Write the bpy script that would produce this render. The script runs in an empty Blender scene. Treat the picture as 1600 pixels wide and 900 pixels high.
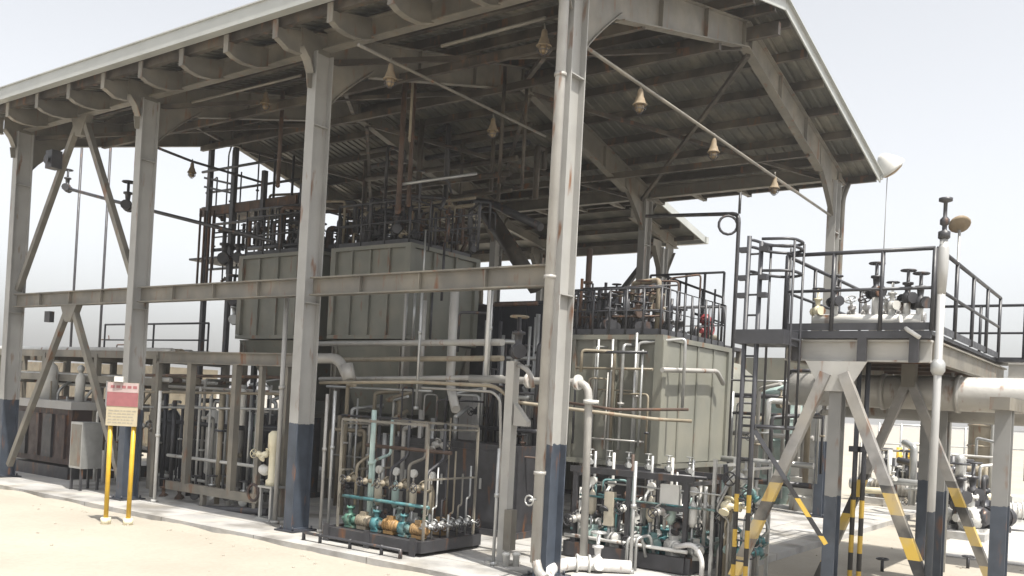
import bpy, math, random
from mathutils import Vector as V, Matrix
PI = math.pi
sc = bpy.context.scene
col = sc.collection

# ------------------------------------------------------------------ camera
CX, CY, CZ = -11.30775, -7.26652, 2.5
YAW, PITCH, ROLL, FPX, PCX, PCY = 0.933, 0.01014, 0.0523, 1438.34, -27.76, 163.56
fw = V((math.sin(YAW)*math.cos(PITCH), math.cos(YAW)*math.cos(PITCH), math.sin(PITCH)))
r0 = V((math.cos(YAW), -math.sin(YAW), 0)); u0 = r0.cross(fw)
rt = r0*math.cos(ROLL)+u0*math.sin(ROLL); up = u0*math.cos(ROLL)-r0*math.sin(ROLL)
cd = bpy.data.cameras.new('camera'); cam = bpy.data.objects.new('camera', cd); col.objects.link(cam)
cam.matrix_world = Matrix(((rt.x, up.x, -fw.x, CX), (rt.y, up.y, -fw.y, CY), (rt.z, up.z, -fw.z, CZ), (0, 0, 0, 1)))
cd.sensor_fit = 'HORIZONTAL'; cd.sensor_width = 36; cd.lens = FPX/1600*36
cd.shift_x = -PCX/1600; cd.shift_y = PCY/1600; cd.clip_end = 3000; cd.clip_start = .1
sc.camera = cam

# ------------------------------------------------------------------ light
SUN_EL, SUN_AZ = math.radians(65), math.radians(200)     # azimuth clockwise from +Y
w = bpy.data.worlds.new('World'); sc.world = w; w.use_nodes = True
nt = w.node_tree; bg = nt.nodes['Background']
sky = nt.nodes.new('ShaderNodeTexSky'); sky.sky_type = 'NISHITA'; sky.sun_disc = False
sky.sun_elevation = SUN_EL; sky.sun_rotation = SUN_AZ
sky.air_density = 1.0; sky.dust_density = 3.5; sky.ozone_density = 1.0
hs = nt.nodes.new('ShaderNodeHueSaturation'); hs.inputs['Saturation'].default_value = .17      # hazy, milky desert sky
nt.links.new(sky.outputs[0], hs.inputs['Color']); nt.links.new(hs.outputs[0], bg.inputs[0]); bg.inputs[1].default_value = .15
sd = bpy.data.lights.new('sun', 'SUN'); sun = bpy.data.objects.new('sun', sd); col.objects.link(sun)
sd.energy = 4.6; sd.angle = math.radians(.6); sd.color = (1, .95, .86)
sdir = V((math.sin(SUN_AZ)*math.cos(SUN_EL), math.cos(SUN_AZ)*math.cos(SUN_EL), math.sin(SUN_EL)))
sun.rotation_euler = sdir.to_track_quat('Z', 'Y').to_euler(); sun.location = sdir*60
sc.view_settings.view_transform = 'Standard'; sc.view_settings.look = 'None'
sc.view_settings.exposure = .82; sc.view_settings.gamma = 1
sc.render.engine = 'CYCLES'; sc.cycles.use_denoising = True; sc.cycles.max_bounces = 6
sc.cycles.diffuse_bounces = 4; sc.cycles.glossy_bounces = 2

# ------------------------------------------------------------------ helpers
def A(px, py, X=None, Y=None, Z=None, D=None):
    d = fw + rt*((px-800-PCX)/FPX) - up*((py-450-PCY)/FPX)
    t = (X-CX)/d.x if X is not None else (Y-CY)/d.y if Y is not None else (Z-CZ)/d.z if Z is not None else D
    return V((CX, CY, CZ)) + d*t

class MB:
    def __init__(s): s.v = []; s.f = []; s.sm = []
    def add(s, vs, fs, sm=False):
        n = len(s.v); s.v += [V(a) for a in vs]
        for f in fs: s.f.append([n+i for i in f]); s.sm.append(sm)
        return s
    def box(s, c, d, rz=0):
        x, y, z = d[0]/2, d[1]/2, d[2]/2; c = V(c); R = Matrix.Rotation(rz, 3, 'Z')
        vs = [c + R @ V((a*x, b*y, e*z)) for e in (-1, 1) for b in (-1, 1) for a in (-1, 1)]
        return s.add(vs, [(0, 2, 3, 1), (4, 5, 7, 6), (0, 1, 5, 4), (1, 3, 7, 5), (3, 2, 6, 7), (2, 0, 4, 6)])
    def bx(s, x0, x1, y0, y1, z0, z1):
        return s.box(((x0+x1)/2, (y0+y1)/2, (z0+z1)/2), (x1-x0, y1-y0, z1-z0))
    @staticmethod
    def axes(p, q, upv=V((0, 0, 1))):
        t = (q-p).normalized()
        if abs(t.dot(upv)) > .98: upv = V((0, 1, 0))
        a = t.cross(upv).normalized(); return t, a, a.cross(t)
    def beam(s, p, q, w, h, upv=V((0, 0, 1)), da=0, db=0):
        p, q = V(p), V(q); t, a, b = s.axes(p, q, upv)
        vs = [e + a*(da+i*w/2) + b*(db+j*h/2) for e in (p, q) for j in (-1, 1) for i in (-1, 1)]
        return s.add(vs, [(0, 2, 3, 1), (4, 5, 7, 6), (0, 1, 5, 4), (1, 3, 7, 5), (3, 2, 6, 7), (2, 0, 4, 6)])
    def ibeam(s, p, q, w, d, tf=.025, tw=.02, upv=V((0, 0, 1))):
        s.beam(p, q, w, tf, upv, 0, d/2-tf/2); s.beam(p, q, w, tf, upv, 0, -d/2+tf/2)
        return s.beam(p, q, tw, d-2*tf, upv)
    def cone(s, p, q, r1, r2, n=10, caps=True):
        p, q = V(p), V(q); t, a, b = s.axes(p, q); k = len(s.v)
        vs = [e + (a*math.cos(2*PI*i/n)+b*math.sin(2*PI*i/n))*r for e, r in ((p, r1), (q, r2)) for i in range(n)]
        s.add(vs, [(i, (i+1) % n, n+(i+1) % n, n+i) for i in range(n)], True)
        if caps:
            s.f.append([k+i for i in range(n)][::-1]); s.sm.append(False)
            s.f.append([k+n+i for i in range(n)]); s.sm.append(False)
        return s
    def cyl(s, p, q, r, n=10): return s.cone(p, q, r, r, n)
    def tube(s, pts, r, n=8, bend=0):
        P = [V(a) for a in pts]
        if bend:
            Q = [P[0]]
            for i in range(1, len(P)-1):
                a = (P[i-1]-P[i]); b = (P[i+1]-P[i]); k = min(bend, a.length*.45, b.length*.45)
                a = P[i]+a.normalized()*k; b = P[i]+b.normalized()*k
                for j in range(5):
                    t = j/4; Q.append(a*(1-t)**2 + P[i]*2*t*(1-t) + b*t*t)
            P = Q+[P[-1]]
        rings = []; k0 = len(s.v); prev = None
        for i, p in enumerate(P):
            t = ((P[i+1]-p).normalized() if i < len(P)-1 else V((0, 0, 0))) + ((p-P[i-1]).normalized() if i else V((0, 0, 0)))
            t = t.normalized()
            if prev is None:
                u = V((0, 0, 1)) if abs(t.z) < .9 else V((0, 1, 0)); a = t.cross(u).normalized()
            else: a = (prev - t*prev.dot(t)).normalized()
            prev = a; b = t.cross(a)
            for j in range(n): s.v.append(p + (a*math.cos(2*PI*j/n)+b*math.sin(2*PI*j/n))*r)
        for i in range(len(P)-1):
            for j in range(n):
                s.f.append([k0+i*n+j, k0+i*n+(j+1) % n, k0+(i+1)*n+(j+1) % n, k0+(i+1)*n+j]); s.sm.append(True)
        s.f.append([k0+j for j in range(n)][::-1]); s.sm.append(False)
        s.f.append([k0+(len(P)-1)*n+j for j in range(n)]); s.sm.append(False)
        return s
    def lathe(s, c, prof, n=14, ax=V((0, 0, 1))):
        c = V(c); ax = V(ax).normalized(); u = V((1, 0, 0)) if abs(ax.x) < .9 else V((0, 1, 0)); a = ax.cross(u).normalized(); b = ax.cross(a)
        k = len(s.v)
        for r, h in prof:
            for j in range(n): s.v.append(c + ax*h + (a*math.cos(2*PI*j/n)+b*math.sin(2*PI*j/n))*max(r, 1e-4))
        for i in range(len(prof)-1):
            for j in range(n):
                s.f.append([k+i*n+j, k+i*n+(j+1) % n, k+(i+1)*n+(j+1) % n, k+(i+1)*n+j]); s.sm.append(True)
        s.f.append([k+j for j in range(n)][::-1]); s.sm.append(False)
        s.f.append([k+(len(prof)-1)*n+j for j in range(n)]); s.sm.append(False)
        return s
    def ball(s, c, r, n=10, ax=(0, 0, 1)):
        return s.lathe(c, [(r*math.sin(PI*i/7), -r*math.cos(PI*i/7)) for i in range(8)], n, ax)
    def ring(s, c, R, r, ax=(0, 0, 1), n=16, m=5):
        c = V(c); ax = V(ax).normalized(); u = V((1, 0, 0)) if abs(ax.x) < .9 else V((0, 1, 0)); a = ax.cross(u).normalized(); b = ax.cross(a); k = len(s.v)
        for i in range(n):
            d = a*math.cos(2*PI*i/n)+b*math.sin(2*PI*i/n)
            for j in range(m): s.v.append(c+d*(R+r*math.cos(2*PI*j/m))+ax*r*math.sin(2*PI*j/m))
        for i in range(n):
            for j in range(m):
                s.f.append([k+i*m+j, k+((i+1) % n)*m+j, k+((i+1) % n)*m+(j+1) % m, k+i*m+(j+1) % m]); s.sm.append(True)
        return s
    def prism(s, pts, off):
        n = len(pts); pts = [V(p) for p in pts]; off = V(off)
        return s.add([p-off/2 for p in pts]+[p+off/2 for p in pts],
                     [list(range(n))[::-1], list(range(n, 2*n))]+[(i, (i+1) % n, n+(i+1) % n, n+i) for i in range(n)])
    def build(s, name, mat, parent=None, label=None, org=None):
        import bmesh
        o0 = V(org) if org is not None else (V(parent['_o']) if parent is not None and '_o' in parent else V((0, 0, 0)))
        me = bpy.data.meshes.new(name); me.from_pydata([tuple(p-o0) for p in s.v], [], s.f)
        me.polygons.foreach_set('use_smooth', s.sm)
        bm = bmesh.new(); bm.from_mesh(me); bmesh.ops.recalc_face_normals(bm, faces=bm.faces); bm.to_mesh(me); bm.free()
        me.materials.append(mat); o = bpy.data.objects.new(name, me); col.objects.link(o)
        if parent is not None: o.parent = parent; o['_o'] = tuple(o0)
        else: o.location = o0
        if label: o['label'] = label
        return o

def tag(o, label=None, cat=None, group=None, kind=None):
    if label: o['label'] = label
    if cat: o['category'] = cat
    if group: o['group'] = group
    if kind: o['kind'] = kind
    return o
def thing(name, label, cat, loc, group=None):
    o = bpy.data.objects.new(name, None); col.objects.link(o); o.location = loc; o['_o'] = tuple(loc); o.empty_display_size = .2
    return tag(o, label, cat, group)
def dup(root, loc, label, group=None, rz=None):
    def cp(o, par):
        c = o.copy(); col.objects.link(c)
        if par is not None: c.parent = par
        for ch in kids.get(o.name, []): cp(ch, c)
        return c
    kids = {}
    for o in col.objects:
        if o.parent: kids.setdefault(o.parent.name, []).append(o)
    c = cp(root, None); c.location = loc; c['_o'] = tuple(loc); c['label'] = label
    if group: c['group'] = group
    if rz is not None: c.rotation_euler.z = rz
    return c

# ------------------------------------------------------------------ materials
def mat(name, c, rough=.55, metal=0, var=.18, scale=3.0, rust=0, split=None, stripes=None, bump=0, dust=0):
    m = bpy.data.materials.new(name); m.use_nodes = True; t = m.node_tree; N = t.nodes; L = t.links
    b = N['Principled BSDF']; b.inputs['Roughness'].default_value = rough; b.inputs['Metallic'].default_value = metal
    tc = N.new('ShaderNodeTexCoord')
    def noise(sc_, det=5, stretch=None):
        n = N.new('ShaderNodeTexNoise'); n.inputs['Scale'].default_value = sc_; n.inputs['Detail'].default_value = det
        if stretch:
            mp = N.new('ShaderNodeMapping'); mp.inputs['Scale'].default_value = stretch; L.new(tc.outputs['Object'], mp.inputs[0]); L.new(mp.outputs[0], n.inputs['Vector'])
        else: L.new(tc.outputs['Object'], n.inputs['Vector'])
        return n.outputs['Fac']
    def ramp(src, a, b_, ca=(0, 0, 0, 1), cb=(1, 1, 1, 1)):
        r = N.new('ShaderNodeValToRGB'); r.color_ramp.elements[0].position = a; r.color_ramp.elements[1].position = b_
        r.color_ramp.elements[0].color = ca; r.color_ramp.elements[1].color = cb; L.new(src, r.inputs[0]); return r.outputs[0]
    def mix(f, x, y):
        k = N.new('ShaderNodeMix'); k.data_type = 'RGBA'
        if isinstance(f, (int, float)): k.inputs[0].default_value = f
        else: L.new(f, k.inputs[0])
        for sck, vv in ((k.inputs[6], x), (k.inputs[7], y)):
            if isinstance(vv, tuple): sck.default_value = vv if len(vv) == 4 else (*vv, 1)
            else: L.new(vv, sck)
        return k.outputs[2]
    def math_(op, x, y):
        k = N.new('ShaderNodeMath'); k.operation = op
        for i, vv in enumerate((x, y)):
            if isinstance(vv, (int, float)): k.inputs[i].default_value = vv
            else: L.new(vv, k.inputs[i])
        return k.outputs[0]
    base = mix(ramp(noise(scale), .3, .7), tuple(x*(1-var) for x in c), tuple(min(1, x*(1+var)) for x in c))
    if split or stripes:
        sp = N.new('ShaderNodeSeparateXYZ'); L.new(tc.outputs['Object'], sp.inputs[0]); z = sp.outputs[2]
    if split:
        z0, c2 = split
        base = mix(math_('LESS_THAN', math_('ADD', z, math_('MULTIPLY', noise(9, 6), .09)), z0+.045), base, mix(ramp(noise(scale*2), .3, .7), tuple(x*.8 for x in c2), tuple(x*1.25 for x in c2)))
    if stripes:
        ztop, per, ca, cb = stripes
        fr = math_('FRACT', math_('MULTIPLY', z, 1/per), 0)
        st = mix(math_('LESS_THAN', fr, .5), ca, cb)
        base = mix(math_('LESS_THAN', z, ztop), base, st)
    if dust: base = mix(ramp(noise(1.3, 6), .45, .75), base, tuple(x*(1-dust)+y*dust for x, y in zip(c, (.5, .44, .33))))
    if rust: base = mix(ramp(noise(6, 8, (1, 1, .25)), .62-rust*.2, .74), base, (.16, .07, .03))
    L.new(base, b.inputs['Base Color'])
    if bump:
        bp = N.new('ShaderNodeBump'); bp.inputs['Strength'].default_value = bump; bp.inputs['Distance'].default_value = .05
        L.new(noise(scale*8, 8), bp.inputs['Height']); L.new(bp.outputs[0], b.inputs['Normal'])
    rr = ramp(noise(scale*1.7), .3, .7, (rough*.8,)*3+(1,), (min(1, rough*1.2),)*3+(1,)); L.new(rr, b.inputs['Roughness'])
    return m
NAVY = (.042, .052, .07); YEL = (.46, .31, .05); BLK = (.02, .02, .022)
M = dict(
 steel=mat('painted_steel', (.14, .131, .113), .5, 0, .12, 2.5, .12, dust=.25),
 colm=mat('column_paint', (.285, .282, .27), .5, 0, .1, 2.0, .05, split=(1.93, NAVY)),
 colm2=mat('support_column_paint', (.20, .20, .195), .5, 0, .12, 2.0, .08, split=(1.55, NAVY)),
 poleblue=mat('pole_paint', (.34, .34, .335), .45, .2, .1, 2.0, 0, split=(1.5, NAVY)),
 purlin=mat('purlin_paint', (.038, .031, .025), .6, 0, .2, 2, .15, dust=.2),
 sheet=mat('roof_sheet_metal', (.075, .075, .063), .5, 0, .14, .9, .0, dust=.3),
 lag=mat('pale_lagging', (.36, .35, .33), .5, .2, .1, 2, .05, bump=.1),
 stone=mat('pale_stone', (.30, .275, .23), .9, 0, .2, 3),
 ped=mat('pedestal_paint', (.32, .31, .30), .5, 0, .1, 2.0, .05, split=(1.45, NAVY)),
 gutter=mat('gutter_metal', (.36, .37, .355), .4, .1, .08, 1.5),
 pipe=mat('pale_pipe_paint', (.31, .302, .285), .4, .1, .12, 3, .05),
 galv=mat('galvanised_pipe', (.38, .385, .38), .35, .5, .15, 4),
  psteel=mat('platform_steel_paint', (.34, .335, .32), .5, 0, .12, 2.5, .1, dust=.2),
 white=mat('white_paint', (.52, .515, .49), .45, 0, .08, 4, .03),
 cream=mat('cream_paint', (.62, .57, .42), .5, 0, .1, 4, .05),
 tank=mat('grey_green_tank_paint', (.145, .147, .125), .5, 0, .13, 1.2, .08, dust=.15),
 tank_lit=mat('sunlit_tank_tone', (.185, .187, .16), .5, 0, .1, 1.2, .0, dust=.15),  # tank colour lightened to imitate sun on the box tank's end
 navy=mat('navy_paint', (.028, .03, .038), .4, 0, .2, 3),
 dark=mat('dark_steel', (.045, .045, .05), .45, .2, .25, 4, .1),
 rail=mat('black_rail_paint', (.035, .036, .042), .45, 0, .2, 5),
 brown=mat('rusty_brown_pipe', (.07, .045, .034), .7, 0, .3, 4, .4),
 tan=mat('dusty_tan_pipe', (.22, .19, .14), .6, 0, .2, 3, .15),
 red=mat('red_paint', (.22, .035, .04), .5, 0, .12, 4),
 dkred=mat('dark_red_paint', (.045, .03, .028), .6, 0, .25, 3, .2),
 teal=mat('teal_pump_paint', (.05, .155, .17), .55, 0, .35, 9, .25, dust=.45),
 mint=mat('pale_teal_paint', (.27, .36, .34), .55, 0, .2, 5, .1, dust=.35),
 green=mat('green_paint', (.06, .17, .13), .55, 0, .3, 9, .2, dust=.4),
 orange=mat('orange_motor_paint', (.27, .16, .06), .6, 0, .3, 9, .2, dust=.4),
 yellow=mat('yellow_post_paint', (.50, .31, .02), .45, 0, .12, 5, .05),
 haz=mat('hazard_brace_paint', (.20, .195, .19), .6, 0, .25, 5, .12, stripes=(1.78, .56, YEL, BLK), dust=.3),
 hazl=mat('hazard_ladder_paint', (.04, .042, .05), .5, 0, .15, 3, 0, stripes=(1.75, .5, YEL, BLK)),
 lamp=mat('lamp_housing', (.20, .155, .10), .75, 0, .15, 8, .1),
 glass=mat('lamp_glass', (.22, .16, .09), .15, 0, .05, 8),
 gauge=mat('gauge_steel', (.45, .41, .33), .4, .2, .12, 6),
 signw=mat('sign_cream', (.38, .33, .23), .6, 0, .06, 10),
 signr=mat('sign_red', (.24, .085, .09), .6, 0, .12, 8),
 signp=mat('sign_pale', (.36, .28, .27), .6, 0, .08, 10),
 text=mat('sign_lettering', (.27, .25, .2), .7, 0, .1, 10),
 conc=mat('concrete', (.34, .335, .328), .85, 0, .16, 1.1, 0, bump=.25, dust=.35),
 insul=mat('white_insulation', (.55, .54, .53), .5, .1, .12, 6, .02, bump=.2),
)
# sand: several scales of tone, tyre-worn patches and a fine grain
def sand():
    m = mat('pale_sand', (.315, .288, .243), .95, 0, .1, .35, 0, bump=.35)
    t = m.node_tree; b = t.nodes['Principled BSDF']; src = b.inputs['Base Color'].links[0].from_socket
    tc = t.nodes.new('ShaderNodeTexCoord'); n = t.nodes.new('ShaderNodeTexNoise'); n.inputs['Scale'].default_value = 14; n.inputs['Detail'].default_value = 10
    t.links.new(tc.outputs['Object'], n.inputs['Vector']); k = t.nodes.new('ShaderNodeMix'); k.data_type = 'RGBA'; k.blend_type = 'MULTIPLY'; k.inputs[0].default_value = .5
    r = t.nodes.new('ShaderNodeValToRGB'); r.color_ramp.elements[0].position = .3; r.color_ramp.elements[0].color = (.86, .85, .83, 1); r.color_ramp.elements[1].position = .62
    t.links.new(n.outputs['Fac'], r.inputs[0]); t.links.new(src, k.inputs[6]); t.links.new(r.outputs[0], k.inputs[7]); t.links.new(k.outputs[2], b.inputs['Base Color'])
    return m
M['sand'] = sand()
def slab():
    m = M['conc'].copy(); m.name = 'jointed_concrete'; t = m.node_tree; N = t.nodes; L = t.links; b = N['Principled BSDF']; src = b.inputs['Base Color'].links[0].from_socket
    tc = N.new('ShaderNodeTexCoord'); br = N.new('ShaderNodeTexBrick'); br.offset = 0; br.inputs['Scale'].default_value = 1; br.inputs['Mortar Size'].default_value = .012; br.inputs['Brick Width'].default_value = 2.7; br.inputs['Row Height'].default_value = 2.7
    br.inputs['Color1'].default_value = (1, 1, 1, 1); br.inputs['Color2'].default_value = (.9, .9, .9, 1); br.inputs['Mortar'].default_value = (.3, .29, .27, 1); L.new(tc.outputs['Object'], br.inputs['Vector'])
    n = N.new('ShaderNodeTexNoise'); n.inputs['Scale'].default_value = .9; n.inputs['Detail'].default_value = 9; L.new(tc.outputs['Object'], n.inputs['Vector'])
    r = N.new('ShaderNodeValToRGB'); r.color_ramp.elements[0].position = .36; r.color_ramp.elements[0].color = (.42, .4, .37, 1); r.color_ramp.elements[1].position = .52; L.new(n.outputs['Fac'], r.inputs[0])
    for x in (br.outputs['Color'], r.outputs[0]):
        k = N.new('ShaderNodeMix'); k.data_type = 'RGBA'; k.blend_type = 'MULTIPLY'; k.inputs[0].default_value = .8; L.new(src, k.inputs[6]); L.new(x, k.inputs[7]); src = k.outputs[2]
    L.new(src, b.inputs['Base Color']); return m
M['slab'] = slab()

# ------------------------------------------------------------------ ground
tag(MB().add([(-700, -700, -.12), (900, -700, -.12), (900, 900, -.12), (-700, 900, -.12)], [(0, 1, 2, 3)]).build('ground', M['sand']), kind='structure')
pad = MB().bx(-.95, 17.6, -1.5, 19.5, -.4, 0)
tag(pad.build('concrete_pavement', M['slab']), kind='structure')
# stones and sand drifted against the kerb
rnd = random.Random(77); gv = MB(); dr_ = MB()
for k in range(260):
    y = rnd.uniform(-6, 18); x = -.96-abs(rnd.gauss(0, .5 if k % 3 else 3)); r_ = rnd.choice((.01, .012, .016, .024))
    if k % 4 == 0: x, y = rnd.uniform(3, 12), rnd.uniform(-9, -1.7)
    gv.lathe((x, y, -.125), [(r_*.8, 0), (r_, r_*.5), (r_*.5, r_*1.1)], 6, (rnd.uniform(-.3, .3), rnd.uniform(-.3, .3), 1))
tag(gv.build('gravel', M['stone']), kind='stuff')
n_ = 90
for i in range(n_):
    y = -1.5+21*i/(n_-1); h = .015+.045*abs(math.sin(i*.37)*math.sin(i*.113+1))+rnd.uniform(0, .012); w_ = .12+h*3.2+rnd.uniform(0, .08)
    dr_.v += [V((-.94, y, -.12+h)), V((-.97-w_*.4, y, -.12+h*.55)), V((-.97-w_, y, -.124))]
for i in range(n_-1):
    for j in range(2): dr_.f.append([3*i+j, 3*i+j+1, 3*i+j+4, 3*i+j+3]); dr_.sm.append(True)
tag(dr_.build('sand_drift', M['sand']), kind='structure')
tag(MB().bx(9, 40, -13, -3.2, -.3, -.09).build('paved_road', M['conc']), kind='structure')

# ------------------------------------------------------------------ main canopy
S, BAY, NB = 12.76, 5.4, 3
RX = S/2; SL = .227
YO, YE = -.8, NB*BAY+.8
def zr(x): return 9.22 + SL*min(x, S-x)          # roof sheet height
canopy = thing('steel_canopy', 'tall grey open sided steel canopy with gabled sheet roof over the process equipment', 'canopy', (0, 0, 0))
ys = [BAY*i for i in range(NB+1)]
def mir(x, far): return S-x if far else x
for far in (0, 1):
    for y in ys:
        c = MB(); e = lambda x: mir(x, far)
        for x0, x1 in ((-.2, -.178), (.178, .2)):
            a, b = sorted((e(x0), e(x1))); c.bx(a, b, y-.11, y+.11, .02, 8.62)
        a, b = sorted((e(-.178), e(.178))); c.bx(a, b, y-.012, y+.012, .02, 8.62)
        for zz in (.03, 4.1, 7.3): c.bx(a, b, y-.1, y+.1, zz, zz+.018)
        o = c.build('column', M['colm'], canopy)
        bp = MB().bx(e(0)-.3, e(0)+.3, y-.24, y+.24, 0, .03)
        for dx in (-.22, .22):
            for dy in (-.16, .16): bp.cyl((e(0)+dx, y+dy, .03), (e(0)+dx, y+dy, .09), .02, 6)
        bp.build('base_plate', M['navy'], o)
        # haunch: curved gusset from the column up into the rafter, and a small one towards the overhang
        g = MB(); cur = []
        for k in range(7):
            t = k/6; cur.append((.2+1.1*t**1.12, 7.72+1.0*t**.95))
        pts = [(e(x), y, z) for x, z in cur] + [(e(1.35), y, zr(1.35)-.27), (e(.2), y, zr(.2)-.27)]
        g.prism(pts, (0, .05, 0))
        for (x0, z0), (x1, z1) in zip(cur, cur[1:]): g.beam((e(x0), y, z0), (e(x1), y, z1), .12, .02)
        g.build('haunch', M['steel'], canopy)
        g = MB(); cur = [(-.2, 7.95), (-.24, 8.2), (-.34, 8.42), (-.5, 8.6)]
        g.prism([(e(x), y, z) for x, z in cur]+[(e(-.5), y, 8.95), (e(-.2), y, 8.95)], (0, .022, 0))
        for (x0, z0), (x1, z1) in zip(cur, cur[1:]): g.beam((e(x0), y, z0), (e(x1), y, z1), .2, .02)
        g.build('eave_gusset', M['steel'], canopy)
for y in ys:
    for far in (0, 1):
        e = lambda x: mir(x, far); r = MB()
        top = lambda x: zr(x)-.235; bot = lambda x: top(x) - (.72-.2*x/RX)
        r.prism([(e(x), y, z) for x, z in ((-.2, bot(-.2)+.02), (RX-.002, bot(RX)+.02), (RX-.002, top(RX)-.02), (-.2, top(-.2)-.02))], (0, .02, 0))
        r.beam((e(-.2), y, top(-.2)-.01), (e(RX), y, top(RX)-.01), .2, .02)
        r.beam((e(1.3), y, bot(1.3)+.01), (e(RX), y, bot(RX)+.01), .2, .02)
        for x in (2.6, 4.4, 6.2): r.bx(e(x)-.008, e(x)+.008, y-.09, y+.09, bot(x)+.025, top(x)-.025)
        r.build('rafter', M['steel'], canopy)
for far in (0, 1):
    for i in range(NB):
        x = S if far else 0
        MB().ibeam((x, ys[i]+.13, 8.84), (x, ys[i+1]-.13, 8.84), .2, .36).build('eave_beam', M['steel'], canopy)
for i in range(NB):
    g = MB().ibeam((0, ys[i]+.115, 4.40), (0, ys[i+1]-.115, 4.40), .2, .33)
    for k in range(1, 4): g.bx(-.085, .085, ys[i]+k*1.35-.008, ys[i]+k*1.35+.008, 4.26, 4.54)
    g.build('side_beam', M['steel'], canopy)
for far in (0, 1):
    for k in range(int((YE-YO)/1.35)+1):
        y = k*1.35-.0
        if y > YE-.1: break
        b = MB(); e = lambda x: mir(x, far)
        cur = [(-.12, 8.60), (-.4, 8.50), (-.7, 8.48), (-.92, 8.51), (-1.06, 8.58)]
        if far: cur = [(-.12, 8.72), (-.6, 8.7), (-1.06, 8.72)]
        elif k % 4 == 0: cur = [(-.52, 8.46), (-.8, 8.45), (-1.06, 8.57)]
        b.prism([(e(x), y, z) for x, z in cur]+[(e(-1.06), y, 8.75), (e(cur[0][0]), y, 8.75+.227*(1.06+cur[0][0]))], (0, .02, 0))
        for (x0, z0), (x1, z1) in zip(cur, cur[1:]): b.beam((e(x0), y, z0), (e(x1), y, z1), .13, .018)
        a, c2 = sorted((e(-1.06), e(-1.08))); b.bx(a, c2, y-.065, y+.065, 8.70 if far else 8.55, 8.872)
        b.build('eave_bracket', M['steel'], canopy)
for far in (0, 1):
    for x in (-.95, .25, 1.4, 2.55, 3.7, 4.85, 5.95):
        p = MB(); xx = mir(x, far); z = zr(x)-.125
        p.bx(xx-.035, xx+.035, YO+.04, YE-.04, z-.015-.09, z-.015+.09+.0)
        p.bx(xx+.035, xx+.075, YO+.04, YE-.04, z-.105, z-.088)
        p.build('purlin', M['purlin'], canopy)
for far in (0, 1):
    sh = MB(); e = lambda x: mir(x, far); prof = []; y = YO
    while y < YE-.01:
        prof += [(y, 0), (y+.14, 0), (y+.165, .035), (y+.215, .035)]; y += .24
    prof.append((YE, 0)); n = len(prof); xs = (-1.15, 2, 4.2, RX)
    for t in (0, .006):
        for x in xs:
            for (yy, dz) in prof: sh.v.append(V((e(x), yy, zr(x)+dz-.03+t)))
    m = len(xs)
    for t in (0, 1):
        for i in range(m-1):
            for j in range(n-1):
                a = t*m*n+i*n+j; sh.f.append([a, a+1, a+n+1, a+n]); sh.sm.append(False)
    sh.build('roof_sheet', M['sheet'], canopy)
    gt = MB(); a = e(-1.09); b = e(-1.27)
    lo, hi = sorted((a, b)); gt.bx(lo, hi, YO-.05, YE+.05, 8.88, 8.90); xb = b
    gt.bx(*sorted((e(-1.27), e(-1.255))), YO-.05, YE+.05, 8.90, 9.14); gt.bx(*sorted((e(-1.105), e(-1.09))), YO-.05, YE+.05, 8.90, 8.955)
    gt.bx(*sorted((e(-1.30), e(-1.255))), YO-.05, YE+.05, 9.14, 9.165)
    gt.build('gutter', M['gutter'], canopy)
    for yy in (YO, YE):
        rk = MB(); rk.beam((e(-1.2), yy, zr(-1.2)-.06), (e(RX), yy, zr(RX)-.06), .03, .2)
        rk.beam((e(-1.2), yy, zr(-1.2)+.05), (e(RX), yy, zr(RX)+.05), .16, .02); rk.build('rake_trim', M['gutter'], canopy)
MB().beam((RX, YO, zr(RX)+.03), (RX, YE, zr(RX)+.03), .5, .03).build('ridge_cap', M['gutter'], canopy)
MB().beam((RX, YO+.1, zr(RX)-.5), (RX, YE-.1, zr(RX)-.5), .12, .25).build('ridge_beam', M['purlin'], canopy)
ym = 2.5*BAY
def brace(p, q, name='brace', m='steel', w=.13): MB().beam(p, q, w, w, V((1, 0, 0))).build(name, M[m], canopy)
for sgn in (-1, 1):
    brace((0, ym+.1*sgn, 8.62), (0, ym+2.55*sgn, 4.66)); brace((0, ym+.1*sgn, 4.2), (0, ym+2.5*sgn, .3))
    brace((S, ym+.1*sgn, 8.62), (S, ym+2.55*sgn, 4.66)); brace((S, ym+.1*sgn, 4.2), (S, ym+2.5*sgn, .3))
MB().prism([(0, ym-.35, 8.66), (0, ym+.35, 8.66), (0, ym+.12, 8.2), (0, ym-.12, 8.2)], (.16, 0, 0)).build('gusset_plate', M['steel'], canopy)
MB().prism([(0, ym-.35, 4.24), (0, ym+.35, 4.24), (0, ym+.12, 3.85), (0, ym-.12, 3.85)], (.16, 0, 0)).build('gusset_plate', M['steel'], canopy)
for i in range(NB):
    for (x0, x1) in ((.3, RX-.2), (S-.3, RX+.2)):
        for a, b in ((0, 1), (1, 0)):
            MB().beam((x0, ys[i+a], zr(x0)-.72), (x1, ys[i+b], zr(x1)-.72-.06*a), .09, .09).build('roof_brace', M['purlin'], canopy)
for y in ys: # struts near the eaves between frames
    pass
for x in (2.1, RX-1.2, S-2.1):
    MB().beam((x, 0, zr(x)-.85), (x, ys[-1], zr(x)-.85), .1, .16).build('tie_beam', M['purlin'], canopy)
dp = MB().tube([(-.34, -.02, .25), (-.34, -.02, 8.6), (-1.1, -.02, 8.95)], .075, 12, .25)
for z in (1.5, 4.3, 7.2): dp.cyl((-.34, -.02, z), (-.34, -.02, z+.05), .09, 12)
dp.tube([(-.34, -.02, .3), (-.36, -.1, .12), (-.4, -.25, .06)], .07, 10, .08)
dpo = dp.build('downpipe', M['pipe'], canopy)
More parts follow.
